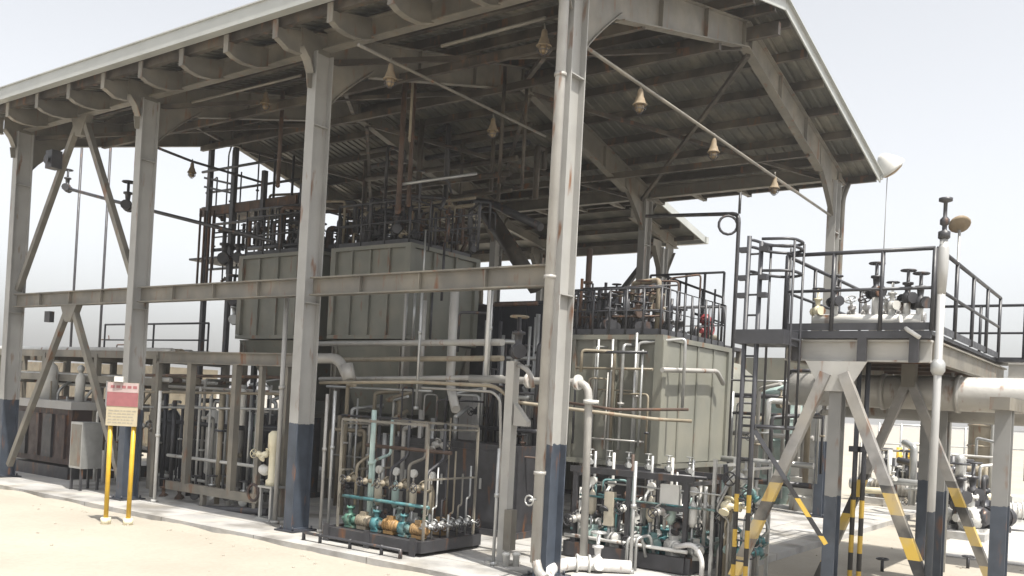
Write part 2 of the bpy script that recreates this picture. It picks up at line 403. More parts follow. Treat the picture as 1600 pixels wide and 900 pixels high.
MB().tube([(-.42, -.02, 1.15), (-.6, -.05, 1.15)], .022, 6).ring((-.62, -.05, 1.15), .07, .014, (1, 0, 0), 10, 4).build('tap', M['galv'], dpo)
dp = MB().tube([(13.3, -.05, .2), (13.3, -.05, 8.3), (13.84, -.05, 8.9)], .07, 10, .2)
for z in (2, 4.6, 7.2): dp.bx(12.96, 13.3, -.07, -.03, z, z+.04)
dp.build('downpipe', M['steel'], canopy)

# ------------------------------------------------------------------ lean-to canopy behind
lean = thing('lean_to_canopy', 'smaller lower grey lean-to canopy standing behind the far eave', 'canopy', (16.4, 6.6, 0))
LX0, LX1 = 14.05, 16.4
for y in (6.6, 11.4, 16.2):
    c = MB().ibeam((LX1, y, .02), (LX1, y, 7.9), .2, .34, upv=V((1, 0, 0))); c.build('column', M['colm'], lean)
    g = MB()
    for sg in (-1, 1):
        cur = [(sg*.17, 6.6), (sg*.3, 7.2), (sg*.75, 7.85)]
        g.prism([(LX1+x, y, z) for x, z in cur]+[(LX1+sg*.75, y, 8.1), (LX1+sg*.17, y, 8.1)], (0, .02, 0))
        for (x0, z0), (x1, z1) in zip(cur, cur[1:]): g.beam((LX1+x0, y, z0), (LX1+x1, y, z1), .18, .02)
    g.build('haunch', M['steel'], lean)
    MB().ibeam((LX0, y, 8.62), (LX1+1.0, y, 8.2), .16, .34).build('rafter', M['steel'], lean)
for i, x in enumerate((14.3, 15.2, 16.1, 17.2)):
    MB().bx(x-.04, x+.04, 5.9, 16.9, 8.82-.18*(x-14.05)-.0, 8.96-.18*(x-14.05)).build('purlin', M['purlin'], lean)
sh = MB(); sh.prism([(14.0, 5.8, 9.0), (17.55, 5.8, 8.36), (17.55, 5.8, 8.40), (14.0, 5.8, 9.04)], (0, .001, 0))
sh = MB().beam((14.0, 11.4, 9.0), (17.55, 11.4, 8.36), 11.4, .03); sh.build('roof_sheet', M['sheet'], lean)
MB().beam((14.0, 5.68, 8.98), (17.6, 5.68, 8.33), .04, .22).build('rake_trim', M['gutter'], lean)
MB().bx(17.56, 17.74, 5.6, 17.2, 8.2, 8.42).build('gutter', M['gutter'], lean)
MB().ibeam((LX1, 6.7, 7.95), (LX1, 16.2, 7.95), .16, .3).build('eave_beam', M['steel'], lean)
MB().beam((LX1, 7, 7.8), (LX1, 8.6, 5.9), .16, .16).build('brace', M['dark'], lean)

# ------------------------------------------------------------------ pendant lamps
def lampm(loc, label, hang):
    t = thing('pendant_lamp', label, 'lamp', loc, 'bell lamps hung under the canopy'); x, y, z = loc
    MB().cyl((x, y, z+.2), (x, y, z+hang), .014, 6).build('stem', M['steel'], t)
    MB().lathe(loc, [(.03, .2), (.045, .17), (.055, .08), (.075, .04), (.085, .0), (.10, -.035), (.125, -.06), (.12, -.07)], 14).build('housing', M['lamp'], t)
    MB().lathe(loc, [(.07, -.06), (.075, -.1), (.065, -.155), (.03, -.185)], 12).build('lamp_glass', M['glass'], t)
    g = MB()
    for k in range(6):
        c_, s_ = math.cos(PI*k/3), math.sin(PI*k/3); g.tube([(x+.105*c_, y+.105*s_, z-.065), (x+.1*c_, y+.1*s_, z-.14), (x+.03*c_, y+.03*s_, z-.21)], .006, 4)
    g.ring((x, y, z-.14), .1, .006, (0, 0, 1), 12, 4).ring((x, y, z-.21), .03, .006, (0, 0, 1), 10, 4); g.build('wire_guard', M['dark'], t)
    return t
l0 = lampm(tuple(A(1000, 158, Y=0)), 'bell lamp under the conduit closest right of the tall front corner column', .3)
for (px, py, kw, lab) in ((1115, 233, dict(Y=0), 'small pale bell lamp halfway along the gable conduit, against the roof underside'),
    (1210, 290, dict(Y=0), 'bell lamp at the low far end of the gable conduit, beside the far corner column'),
    (610, 118, dict(Y=3.6), 'bell lamp hung just right of the haunch of the middle front column'),
    (770, 200, dict(Y=4.2), 'bell lamp in the dark roof space midway between middle and front corner columns'),
    (415, 158, dict(Y=9), 'bell lamp hung between the two left front columns under the roof'),
    (300, 266, dict(Y=14), 'dark bell lamp silhouetted against the sky right of the left front column'),
    (850, 66, dict(Y=.9), 'bell lamp high up tight against the left edge of the tall front corner column')):
    dup(l0, tuple(A(px, py, **kw)), lab)
def conduit(name, label, pts, r, m='tan', cat='conduit', n=7, bend=0, group=None):
    o = MB().tube(pts, r, n, bend).build(name, M[m], org=pts[0]); return tag(o, label, cat, group)
conduit('lighting_conduit', 'long straight conduit carrying bell lamps across the gable end of the canopy', [(.2, 0, 7.86), (12.5, 0, 7.7)], .032, 'steel')
conduit('lighting_conduit', 'conduit carrying lamps through the dark roof space behind the middle front column', [A(560, 70, Y=3.6), A(852, 213, Y=4.3)], .028, 'steel')
conduit('lighting_conduit', 'upper pair of thin conduits beneath the eave left of the front corner column', [A(690, 72, X=.4), A(852, 28, X=.4)], .03, 'steel')
conduit('lighting_conduit', 'pale sagging conduit under the eave between the two left columns', [A(300, 160, X=.5), A(470, 118, X=.5)], .028, 'steel')
conduit('lighting_conduit', 'dark straight conduit crossing the sky behind the left front column', [A(100, 293, X=3), A(200, 320, X=3), A(430, 378, X=3)], .05, 'dark')
conduit('lighting_conduit', 'dark upper conduit with a bell lamp crossing the sky right of the left column', [A(236, 227, Y=14), A(300, 252, Y=14), A(410, 285, Y=14)], .035, 'dark')

# floodlight at the far eave corner
p = A(1387, 258, Y=-.9); fl = thing('floodlight', 'white floodlight fixed to the far eave corner of the canopy roof', 'floodlight', tuple(p))
MB().tube([p+V((-.15, .05, .15)), p+V((.05, 0, .18)), p+V((.05, 0, .0))], .03, 6).build('bracket', M['steel'], fl)
MB().lathe(p+V((.0, -.02, .0)), [(.08, .34), (.17, .24), (.27, .09), (.36, -.08), (.38, -.15)], 14, (-.5, .5, .7)).build('housing', M['white'], fl)
MB().lathe(p+V((.0, -.02, .0)), [(.34, -.13), (.26, -.22), (.08, -.27)], 14, (-.5, .5, .7)).build('lamp_glass', M['glass'], fl)
q = A(1383, 410, Y=-.9); q.x, q.y = p.x+.02, p.y
hc = thing('hanging_cable', 'thin cable with a small end weight hanging from the eave corner floodlight', 'cable', tuple(q))
MB().cyl(q, p+V((.02, 0, -.2)), .012, 5).build('cable', M['galv'], hc); MB().box(q, (.09, .09, .2)).build('weight', M['dark'], hc)

# ------------------------------------------------------------------ generic bits
def vpole(mb, px, y0, y1, r, n=7, **kw):
    b = A(px, y1, **kw); t = A(px, y0, **kw); mb.cyl(b, V((b.x, b.y, t.z)), r, n); return b, t.z
def valve(par, c, s=1.0, body='dark', wheel='dark', up_=(0, 0, 1)):
    c = V(c); u = V(up_)
    o = MB().lathe(c, [(.03*s, -.09*s), (.07*s, -.06*s), (.085*s, 0), (.07*s, .07*s), (.04*s, .1*s), (.05*s, .2*s), (.08*s, .21*s), (.08*s, .24*s), (.025*s, .25*s), (.025*s, .42*s)], 10, u)
    a = u.orthogonal().normalized()
    o.cyl(c-a*.15*s, c-a*.12*s, .085*s, 10).cyl(c+a*.12*s, c+a*.15*s, .085*s, 10).cyl(c-a*.12*s, c+a*.12*s, .05*s, 8)
    o = o.build('valve', M[body], par)
    h = MB().ring(c+u*.42*s, .105*s, .014*s, u, 12, 4); b = u.cross(a)
    h.cyl(c+u*.42*s-a*.105*s, c+u*.42*s+a*.105*s, .012*s, 4).cyl(c+u*.42*s-b*.105*s, c+u*.42*s+b*.105*s, .012*s, 4)
    h.build('handwheel', M[wheel], o); return o
def railing(par, pts, h=1.1, r=.025, posts=None, mid=True, m='rail', name='railing', step=1.0):
    pts = [V(p) for p in pts]; g = MB(); Z = V((0, 0, 1))
    g.tube([p+Z*h for p in pts], r, 6)
    if mid: g.tube([p+Z*h*.52 for p in pts], r*.8, 6)
    for i in range(len(pts)-1):
        L = (pts[i+1]-pts[i]).length; k = max(1, round(L/step))
        for j in range(k+(i == len(pts)-2)):
            p = pts[i].lerp(pts[i+1], j/k); g.cyl(p, p+Z*h, r, 6)
        d = (pts[i+1]-pts[i]).normalized(); g.beam(pts[i]+Z*.06, pts[i+1]+Z*.06, .01, .1)
    return g.build(name, M[m], par)
def flange(mb, p, d, r, t=.03): d = V(d).normalized(); mb.cyl(V(p)-d*t, V(p)+d*t, r, 12)

# ------------------------------------------------------------------ filter tanks on legs
def box_tank(label, x0, x1, y0, y1, z0, z1, m, hop=None, legs=True, nst=(3, 3)):
    t = thing('box_tank', label, 'tank', (x0, y0, 0)); s = MB().bx(x0, x1, y0, y1, z0, z1); s = s.build('shell', M[m], t)
    for zz, nm in ((z1, 'top_rim'), (z0+.06, 'base_rim')):
        rim = MB()
        rim.bx(x0-.08, x1+.08, y0-.08, y0, zz-.06, zz+.03); rim.bx(x0-.08, x1+.08, y1, y1+.08, zz-.06, zz+.03)
        rim.bx(x0-.08, x0, y0, y1, zz-.06, zz+.03); rim.bx(x1, x1+.08, y0, y1, zz-.06, zz+.03)
        rim.build(nm, M[m], t)
    for k in range(1, nst[0]):
        yy = y0+(y1-y0)*k/nst[0]; MB().bx(x0-.06, x0-.001, yy-.03, yy+.03, z0+.1, z1-.062).build('stiffener', M[m], t)
    for k in range(1, nst[1]):
        xx = x0+(x1-x0)*k/nst[1]; MB().bx(xx-.03, xx+.03, y0-.06, y0-.001, z0+.1, z1-.062).build('stiffener', M[m], t)
    for xx, yy in ((x0+.0, y0+.0), (x0+.0, y1-.0), (x1, y0)):
        MB().bx(xx-.09, xx+.07, yy-.09, yy+.07, z0+.1, z1-.061).build('corner_angle', M[m], t)
    if hop:
        zb, k = hop; cx, cy = (x0+x1)/2, (y0+y1)/2; hx, hy = (x1-x0)/2, (y1-y0)/2
        vs = [(cx+a*hx, cy+b*hy, z0-.03) for a, b in ((-1, -1), (1, -1), (1, 1), (-1, 1))]+[(cx+a*hx*k, cy+b*hy*k, zb) for a, b in ((-1, -1), (1, -1), (1, 1), (-1, 1))]
        MB().add(vs, [(0, 1, 2, 3), (7, 6, 5, 4)]+[(i, (i+1) % 4, 4+(i+1) % 4, 4+i) for i in range(4)]).build('hopper', M[m], t)
        MB().tube([(cx, cy, zb+.05), (cx, cy, zb-.5), (x0-.2, cy, zb-.8), (x0-.2, cy, .5)], .09, 8, .2).build('drain_pipe', M['tan'], t)
    if legs:
        for xx in (x0+.1, x1-.1):
            for yy in (y0+.1, y1-.1): MB().ibeam((xx, yy, 0), (xx, yy, z0-.03), .16, .18).build('leg', M['steel'], t)
        fr = MB()
        for xx in (x0+.1, x1-.1): fr.beam((xx, y0+.2, 1.9), (xx, y1-.2, 1.9), .1, .16)
        for yy in (y0+.1, y1-.1): fr.beam((x0+.2, yy, 1.9), (x1-.2, yy, 1.9), .1, .16)
        fr.build('leg_frame', M['steel'], t)
    return t
TA = box_tank('grey green rectangular filter tank behind the middle column, left one of the raised pair', 4, 6.4, 9.62, 12.45, 3.8, 5.93, 'tank', (2.3, .45), nst=(4, 3))
TB = box_tank('grey green rectangular filter tank right of the middle column, raised on legs over brown hopper', 4, 6.4, 6.62, 9.0, 3.8, 5.93, 'tank', (2.1, .6), nst=(4, 3))
TC = box_tank('long grey green box tank with sunlit pale end right of the front corner column', 3.6, 6.6, .15, 2.35, 1.45, 3.82, 'tank', None, nst=(5, 4))
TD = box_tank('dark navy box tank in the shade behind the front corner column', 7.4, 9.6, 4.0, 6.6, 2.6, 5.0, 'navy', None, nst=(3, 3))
TE = box_tank('smaller grey box tank seen low between the legs of the left pair', 7.0, 9.4, 8.4, 12.8, .4, 3.2, 'tank', None, nst=(4, 3))
for T, y0, y1, sd_ in ((TA, 9.62, 12.45, 3), (TB, 6.62, 9.0, 5)):
    railing(T, [(4.05, y1, 5.97), (4.05, y0+.1, 5.97), (6.3, y0+.1, 5.97)], 1.0, .025, step=.7)
    rnd = random.Random(sd_)
    for k in range(18):
        x = rnd.uniform(4.2, 6.2); y = rnd.uniform(y0+.2, y1-.2); z = 6.0+rnd.uniform(.35, 1.7); y2 = y+rnd.uniform(-.9, .9)
        MB().tube([(x, y, 5.95), (x, y, z), (x+rnd.uniform(.2, .9), y2, z), (x+.5, y2, z-.3)], rnd.choice((.03, .05, .08)), 7, .12).build('pipe', M[rnd.choice(('dark', 'dark', 'brown', 'tan'))], T)
    for k in range(9):
        valve(T, (rnd.uniform(4.2, 5.4), rnd.uniform(y0+.2, y1-.2), 6.2+rnd.uniform(0, .2)), rnd.uniform(.9, 1.4))
# standing pipework on tank B's dark right-hand side and front
for px, y0, y1, X, r, m in ((632, 455, 530, 3.75, .035, 'galv'), (645, 458, 530, 3.8, .03, 'galv'), (655, 470, 640, 3.6, .05, 'pipe'), (672, 455, 530, 3.8, .025, 'dark'),
                            (660, 360, 460, 3.8, .02, 'galv'), (625, 440, 640, 3.4, .03, 'pipe'), (690, 380, 470, 4.3, .03, 'dark')):
    mb = MB(); vpole(mb, px, y0, y1, r, X=X); mb.build('pipe', M[m], TB)
# box tank C: railings, valves, ladder marks
MB().bx(3.68, 6.6, .112, .147, 1.56, 3.75).build('sunlit_end_face', M['tank_lit'], TC, 'end face in a lighter tone standing for sunlight')  # lighter tone laid over the end, sunlight put into the colour
MB().bx(3.52, 3.67, .05, .148, 1.56, 3.755).build('corner_post', M['tank_lit'], TC)
railing(TC, [(3.65, 2.3, 3.86), (3.65, .2, 3.86), (6.55, .2, 3.86), (6.55, 2.3, 3.86), (3.65, 2.3, 3.86)], .85, .022, step=.33)
rnd = random.Random(8)
for k in range(16):
    x = rnd.uniform(3.8, 6.3); y = rnd.uniform(.4, 2.2); z = 4.1+rnd.uniform(.1, .5)
    MB().tube([(x, y, 3.84), (x, y, z), (x+rnd.uniform(.2, .8), y+rnd.uniform(-.1, .3), z)], rnd.choice((.04, .07)), 7, .1).build('pipe', M['dark'], TC)
for k in range(11): valve(TC, (rnd.uniform(3.8, 6.3), rnd.uniform(.4, 2.1), 4.05), rnd.uniform(.9, 1.5))
MB().tube([A(1035, 578, Y=-.05), A(1120, 580, Y=-.05), A(1130, 600, Y=-.05)], .045, 8, .1).build('pipe', M['pipe'], TC)
MB().tube([A(900, 575, X=3.4), A(1020, 577, X=3.4)], .025, 6).build('pipe', M['tan'], TC)
for px, y0, y1 in ((948, 530, 725), (985, 520, 725), (930, 530, 640)):
    mb = MB(); vpole(mb, px, y0, y1, .025, X=3.45); mb.build('pipe', M['galv'], TC)
# red valve station at the tank's far end
p = A(1103, 498, X=6.7, ); 
rv = thing('red_hydrant', 'red valve station standing at the right end of the sunlit box tank top', 'hydrant', tuple(V((p.x, p.y, 3.86))))
px_, py_ = p.x, p.y
# upper railed walkway behind tank C
wk = thing('access_stair', 'black railed access stair and landing behind the sunlit box tank', 'stair', (9, 1, 0))
a, b = A(1035, 515, X=9), A(1130, 515, X=9)
railing(wk, [(9, 3.2, 4.1), (9, 1.3, 4.1)], 1.7, .03, step=.5)
MB().bx(8.9, 10.2, 1.2, 3.3, 4.02, 4.1).build('landing', M['dark'], wk)
for xx in (9, 10.1):
    for yy in (1.3, 3.2): MB().beam((xx, yy, 0), (xx, yy, 4.02), .1, .1).build('leg', M['steel'], wk)
MB().tube([A(1035, 430, X=9), A(1130, 465, X=9), A(1130, 505, X=9), A(1085, 490, X=9)], .035, 6).build('handrail', M['rail'], wk)
for px in (1035, 1060, 1095, 1115):
    mb = MB(); vpole(mb, px, 440 if px < 1070 else 452, 505, .025, X=9); mb.build('post', M['rail'], wk)
MB().lathe((px_, py_, 3.86), [(.14, 0), (.14, .05), (.08, .08), (.08, .5), (.13, .52), (.13, .6), (.06, .7)], 12).cyl((px_-.25, py_, 4.2), (px_+.25, py_, 4.2), .06, 8).build('body', M['red'], rv)
MB().ring((px_, py_-.14, 4.25), .12, .02, (0, 1, 0), 12, 4).build('handwheel', M['red'], rv)

# ------------------------------------------------------------------ pumps
def pump(par, c, s=1, body='teal', motor='orange', rz=0):
    c = V(c); d = V((math.cos(rz), math.sin(rz), 0)); Z = V((0, 0, 1))
    o = MB().cyl(c+d*-.16*s+Z*.16*s, c+d*.0*s+Z*.16*s, .14*s, 14).cone(c+d*.0*s+Z*.16*s, c+d*.14*s+Z*.16*s, .1*s, .05*s, 10)
    o.cyl(c+d*-.08*s+Z*.2*s, c+d*-.08*s+Z*.42*s, .05*s, 8).cyl(c+d*-.08*s+Z*.40*s, c+d*-.08*s+Z*.44*s, .09*s, 10)
    o.cyl(c+d*-.3*s+Z*.16*s, c+d*-.16*s+Z*.16*s, .05*s, 8).box(c+Z*.02*s, (.3*s, .2*s, .04*s), rz)
    sd2 = V((-d.y, d.x, 0))
    for k in range(6):
        v_ = sd2*math.cos(PI*k/3)*.12*s + Z*math.sin(PI*k/3)*.12*s; o.cyl(c+d*-.175*s+Z*.16*s+v_, c+d*.015*s+Z*.16*s+v_, .016*s, 5)
    for k in range(4):
        v_ = (d*math.cos(PI*k/2+.7)+sd2*math.sin(PI*k/2+.7))*.07*s; o.cyl(c+d*-.08*s+Z*.38*s+v_, c+d*-.08*s+Z*.46*s+v_, .012*s, 5)
    o = o.build('pump', M[body], par)
    m = MB().cyl(c+d*.16*s+Z*.18*s, c+d*.5*s+Z*.18*s, .12*s, 12).cone(c+d*.5*s+Z*.18*s, c+d*.56*s+Z*.18*s, .12*s, .08*s, 12).box(c+d*.33*s+Z*.33*s, (.14*s, .12*s, .08*s), rz)
    for k in range(5): m.cyl(c+d*(.2+.06*k)*s+Z*.18*s, c+d*(.215+.06*k)*s+Z*.18*s, .132*s, 12)
    m.box(c+d*.33*s+Z*.035*s, (.26*s, .18*s, .07*s), rz); m.build('motor', M[motor], o); return o
def gaugecol(par, b, h, r, m='gauge'):
    b = V(b); o = MB().lathe(b, [(r*.5, 0), (r, .08), (r, h-.08), (r*.6, h), (r*.25, h+.05)], 12).build('pulsation_damper', M[m], par)
    MB().cyl(b+V((0, 0, h+.04)), b+V((0, 0, h+.14)), .015, 5).cyl(b+V((-.03, 0, h+.2)), b+V((.03, 0, h+.2)), .07, 12).build('gauge', M['white'], o); return o

# ---- left pump skid
LS = thing('pump_skid', 'black framed dosing skid with teal pumps and orange motors left of the front column', 'pump skid', (.4, 3.3, 0))
x0, x1, y0, y1 = -.3, 1.25, 2.2, 4.35
b = MB()
for yy in (y0, y1): b.bx(x0, x1, yy-.04, yy+.04, .06, .24)
for xx in (x0, x1): b.bx(xx-.04, xx+.04, y0+.04, y1-.04, .06, .24)
b.bx(x0+.04, x1-.04, y0+.04, y1-.04, .2, .215)
for yy in (y0+.1, 3.3, y1-.1): b.bx(x0-.06, x0-.041, yy-.06, yy+.06, 0, .3); b.bx(x1+.041, x1+.06, yy-.06, yy+.06, 0, .3)
b.build('base_frame', M['dark'], LS)
fr = MB()
for xx in (x0+.2, x1-.05):
    for yy in (y0+.1, y1-.1): fr.beam((xx, yy, .22), (xx, yy, 2.05), .035, .035)
    fr.beam((xx, y0+.1, 2.07), (xx, y1-.1, 2.07), .04, .04)
for yy in (y0+.1, y1-.1): fr.beam((x0+.2, yy, 2.0), (x1-.05, yy, 2.0), .03, .03); fr.beam((x0+.2, yy, 1.2), (x1-.05, yy, 1.2), .03, .03)
fr.build('upright_frame', M['steel'], LS)
for i in range(5):
    y = y1-.3-i*.4
    if i < 3: pump(LS, (x0+.32, y1-.35-i*.62, .23), .8, ('green', 'teal', 'teal')[i], ('tan', 'orange', 'orange')[i], -PI/2)
    if i < 3: pump(LS, (x0+.95, y1-.3-i*.6, .23), .8, ('teal', 'mint', 'green')[i], ('dark', 'galv', 'orange')[i], -PI/2)
    MB().tube([(x0+.4, y, .6), (x0+.4, y, 1.3+.1*(i % 2)), (x0+.8, y, 1.5), (x0+.8, y, 2.1)], .028, 6, .08).build('pipe', M[('tan', 'mint', 'dark', 'steel', 'dark')[i]], LS)
    if i < 4: gaugecol(LS, (x0+.75, y-.2, .6), .42, .07, ('gauge', 'mint', 'gauge', 'tan')[i])
    MB().cyl((x0+.75, y-.2, .215), (x0+.75, y-.2, .62), .022, 6).build('pipe', M['galv'], LS)
    valve(LS, (x0+.42, y+.05, 1.05), .7, 'tan', 'dark', (-1, 0, 0))
for i in range(6):
    x = x0+.3+i*.22; MB().tube([(x, y0+.2, .22), (x, y0+.2, .6+.12*(i % 3)), (x+.15, y0+.25, .6+.12*(i % 3)), (x+.15, y0+.25, 1.25+.13*(i%4))], .017, 6, .05).build('pipe', M[('steel', 'galv', 'dark', 'tan', 'steel', 'galv')[i]], LS)
    valve(LS, (x, y0+.18, .45), .6, 'galv', 'dark', (0, -1, 0))
MB().tube([(x0+.3, y1-.1, .75), (x0+.3, y0+.1, .75)], .03, 7).build('header_pipe', M['teal'], LS)
MB().tube([(x0+.8, y1-.1, 1.62), (x0+.8, y0+.1, 1.62)], .035, 7).build('header_pipe', M['brown'], LS)
gd = MB().tube([(-.62, 4.5, .0), (-.62, 4.5, .13), (-.62, 2.3, .13), (-.62, 2.3, 0)], .035, 6)
for yy in (4.1, 3.4, 2.7): gd.cyl((-.62, yy, 0), (-.62, yy, .16), .03, 6)
gdt = thing('guard_rail', 'low black kerb rail on short feet in front of the left dosing skid', 'guard rail', (-.62, 3.4, 0)); gd.build('rail', M['dark'], gdt)

# ---- right pump skid
RS = thing('pump_skid', 'black based dosing skid with teal and pale blue pumps right of the front column', 'pump skid', (2.5, 0, 0))
x0, x1, y0, y1 = 1.85, 3.25, -1.35, .85
b = MB()
for yy in (y0, y1): b.bx(x0, x1, yy-.04, yy+.04, .02, .26)
for xx in (x0, x1): b.bx(xx-.04, xx+.04, y0+.04, y1-.04, .02, .26)
b.bx(x0+.04, x1-.04, y0+.04, y1-.04, .2, .215); b.build('base_frame', M['dark'], RS)
fr = MB()
for xx in (x0+.08, x1-.08):
    fr.beam((xx, y0, 1.46), (xx, y1, 1.46), .08, .1)
    for yy in (y0+.1, -.25, y1-.1): fr.beam((xx, yy, .25), (xx, yy, 1.41), .07, .07)
fr.beam((x0+.08, y0+.1, .98), (x0+.08, -.25, .98), .05, .06)
for yy in (y0+.1, y1-.1): fr.beam((x0+.115, yy, 1.38), (x1-.115, yy, 1.38), .05, .06)
fr.build('upright_frame', M['dark'], RS)
for i in range(6):
    y = y1-.2-i*.36
    pump(RS, (x0+.4, y, .23), .88, ('mint', 'teal', 'white', 'teal', 'teal', 'mint')[i], ('mint', 'white', 'mint', 'teal', 'white', 'galv')[i], -2.3)
    MB().tube([(x0+.3, y, .62), (x0+.3, y, 1.1), (x0+.6, y+.05, 1.25), (x0+.6, y+.05, 1.75)], .026, 6, .06).build('pipe', M[('galv', 'white', 'brown', 'galv', 'white', 'galv')[i]], RS)
    gaugecol(RS, (x0+.2, y-.16, .72), .36, .075, ('gauge', 'gauge', 'tan', 'gauge', 'mint', 'white')[i])
    MB().cyl((x0+.2, y-.16, .215), (x0+.2, y-.16, .74), .02, 6).build('pipe', M['galv'], RS)
    valve(RS, (x0+.35, y, 1.58), .5, 'galv', 'galv')
    pump(RS, (x0+.95, y-.1, .23), .8, ('teal', 'mint', 'teal', 'mint', 'teal', 'teal')[i], ('galv', 'mint', 'galv', 'white', 'teal', 'mint')[i], -2.0)
MB().box((x0+.14, -.95, 1.2), (.08, .32, .3)).build('control_box', M['white'], RS)
MB().box((x0+.12, .1, .86), (.12, .16, .55)).build('cabinet', M['gauge'], RS); MB().cyl((x0+.12, .1, .215), (x0+.12, .1, .6), .03, 6).build('post', M['galv'], RS)
MB().tube([(x0-.02, y1, .36), (x0-.02, y0, .36)], .03, 8).build('header_pipe', M['white'], RS)
MB().tube([(x0-.02, y0+.2, .42), (x0-.02, y0-.1, .5), (x0-.02, y0-.25, .3), (x0-.02, y0-.25, -.1)], .04, 8, .12).build('drain_pipe', M['insul'], RS)
# dense fittings rack right of the skid
RK = thing('valve_rack', 'cluttered rack of small valves and fittings between right dosing skid and ladder', 'valve rack', (2.4, -1.9, 0))
rnd = random.Random(21)
fr = MB()
for yy in (-1.62, -2.2):
    for xx in (2.1, 2.9): fr.beam((xx, yy, -.12), (xx, yy, 1.8), .05, .05)
    for zz in (.5, 1.1, 1.7): fr.beam((2.1, yy, zz), (2.9, yy, zz), .04, .04)
fr.build('frame', M['galv'], RK)
for k in range(14):
    x = rnd.uniform(2.05, 2.9); y = rnd.uniform(-2.2, -1.6); z = rnd.uniform(.3, 1.2)
    MB().tube([(x, y, -.1), (x, y, z), (x+rnd.uniform(-.2, .2), y+rnd.uniform(-.2, .2), z+.15), (x, y, z+.6)], rnd.choice((.018, .025, .035)), 6, .06).build('pipe', M[rnd.choice(('galv', 'white', 'teal', 'dark', 'tan', 'pipe'))], RK)
for k in range(10):
    valve(RK, (rnd.uniform(2.0, 2.7), rnd.uniform(-2.25, -1.6), rnd.uniform(.25, 1.6)), rnd.uniform(.6, 1.0), rnd.choice(('galv', 'white', 'dark', 'teal', 'cream')), 'dark', rnd.choice(((-1, 0, 0), (0, -1, 0), (0, 0, 1))))

# ------------------------------------------------------------------ pipes around the front column
P1 = thing('process_pipe', 'pale pipe crossing behind the front column and turning down at an elbow', 'pipe', (.9, 0, 0))
mb = MB().tube([(.9, 2.3, 2.87), (.9, -.02, 2.87), (.9, -.08, .14)], .06, 12, .22)
mb.build('pipe', M['pipe'], P1)
for fp, fd in (((.9, .18, 2.87), (0, 1, 0)), ((.9, -.07, 2.58), (0, 0, 1)), ((.9, -.08, .2), (0, 0, 1)), ((.9, 1.1, 2.87), (0, 1, 0))):
    f = MB(); flange(f, fp, fd, .12); f.build('flange', M['white'], P1)
PT = thing('pipe_post', 'square pale grey steel post with valve on top left of the front column', 'post', (.4, 1.07, 0))
MB().beam((.4, 1.07, 0), (.4, 1.07, 3.15), .16, .15).bx(.2, .6, .87, 1.27, 0, .03).build('post', M['psteel'], PT)
valve(PT, (.38, .98, 3.3), 1.3, 'dark', 'tan')
MB().prism([(.4, .97, 2.5), (.4, .72, 2.22), (.4, .72, 2.15), (.4, .97, 2.15)], (.12, 0, 0)).build('bracket', M['pipe'], PT)
MB().tube([(.4, .97, 3.1), (.4, .75, 3.0), (.4, .68, 2.75)], .04, 7, .1).build('bent_pipe', M['pipe'], PT)
MB().box((.3, .9, .55), (.14, .14, .62)).build('junction_box', M['steel'], PT)
C1t = thing('process_pipe', 'long thin pale pipe from the middle column bending past the front column to tank end', 'pipe', tuple(A(500, 598, X=.3)))
MB().tube([A(500, 598, X=.3), A(650, 597, X=.3), A(775, 603, X=.3), A(803, 628, X=.5), A(1023, 655, X=2.2), A(1080, 658, X=2.8)], .03, 8, .15).build('pipe', M['tan'], C1t)
C2t = conduit('process_pipe', 'second thin pale pipe running just below the long bent one', [A(660, 606, X=.6), A(770, 612, X=.6), A(782, 625, X=.6), A(782, 850, X=.6)], .022, 'pipe', 'pipe', 7, .1)
conduit('process_pipe', 'rusty thin pipe crossing the shaded tank front right of the front column', [A(880, 628, X=1.8), A(960, 640, X=1.8), A(1075, 640, X=3.0)], .025, 'brown', 'pipe', 7, .1)
LP_ = thing('pipe_riser', 'thick pale vertical pipe hung from the side beam right of the raised filter tanks', 'pipe', tuple(A(703, 600, X=2)))
a = A(703, 455, X=2); b2 = A(703, 600, X=2); c3 = A(712, 640, X=1.6)
MB().tube([V((b2.x, b2.y, a.z)), b2, c3], .085, 12, .25).build('pipe', M['pipe'], LP_)
HB = thing('pipe_header', 'horizontal pale pipes under the raised tanks left of the square post', 'pipe', tuple(A(700, 540, X=2.5)))
for y, r, m in ((535, .06, 'pipe'), (560, .05, 'tan'), (590, .045, 'pipe')):
    MB().tube([A(500, y+2, X=3), A(785, y, X=1.2)], r, 9).build('pipe', M[m], HB)
conduit('process_pipe', 'pale thin upright pipe with small valves left of the square post', [A(757, 610, X=1), V((A(757, 610, X=1).x, A(757, 610, X=1).y, A(757, 430, X=1).z))], .03, 'white', 'pipe')
# bent intake behind middle column
IP = thing('insulated_pipe', 'pale lagged pipe bending down just right of the middle column', 'pipe', tuple(A(500, 560, X=.8)))
MB().tube([A(440, 560, X=.8), A(530, 560, X=.8), A(545, 595, X=.8)], .10, 10, .2).build('pipe', M['pipe'], IP)
MB().cyl(A(541, 570, X=.8), A(546, 594, X=.8), .13, 12).build('flange', M['pipe'], IP)
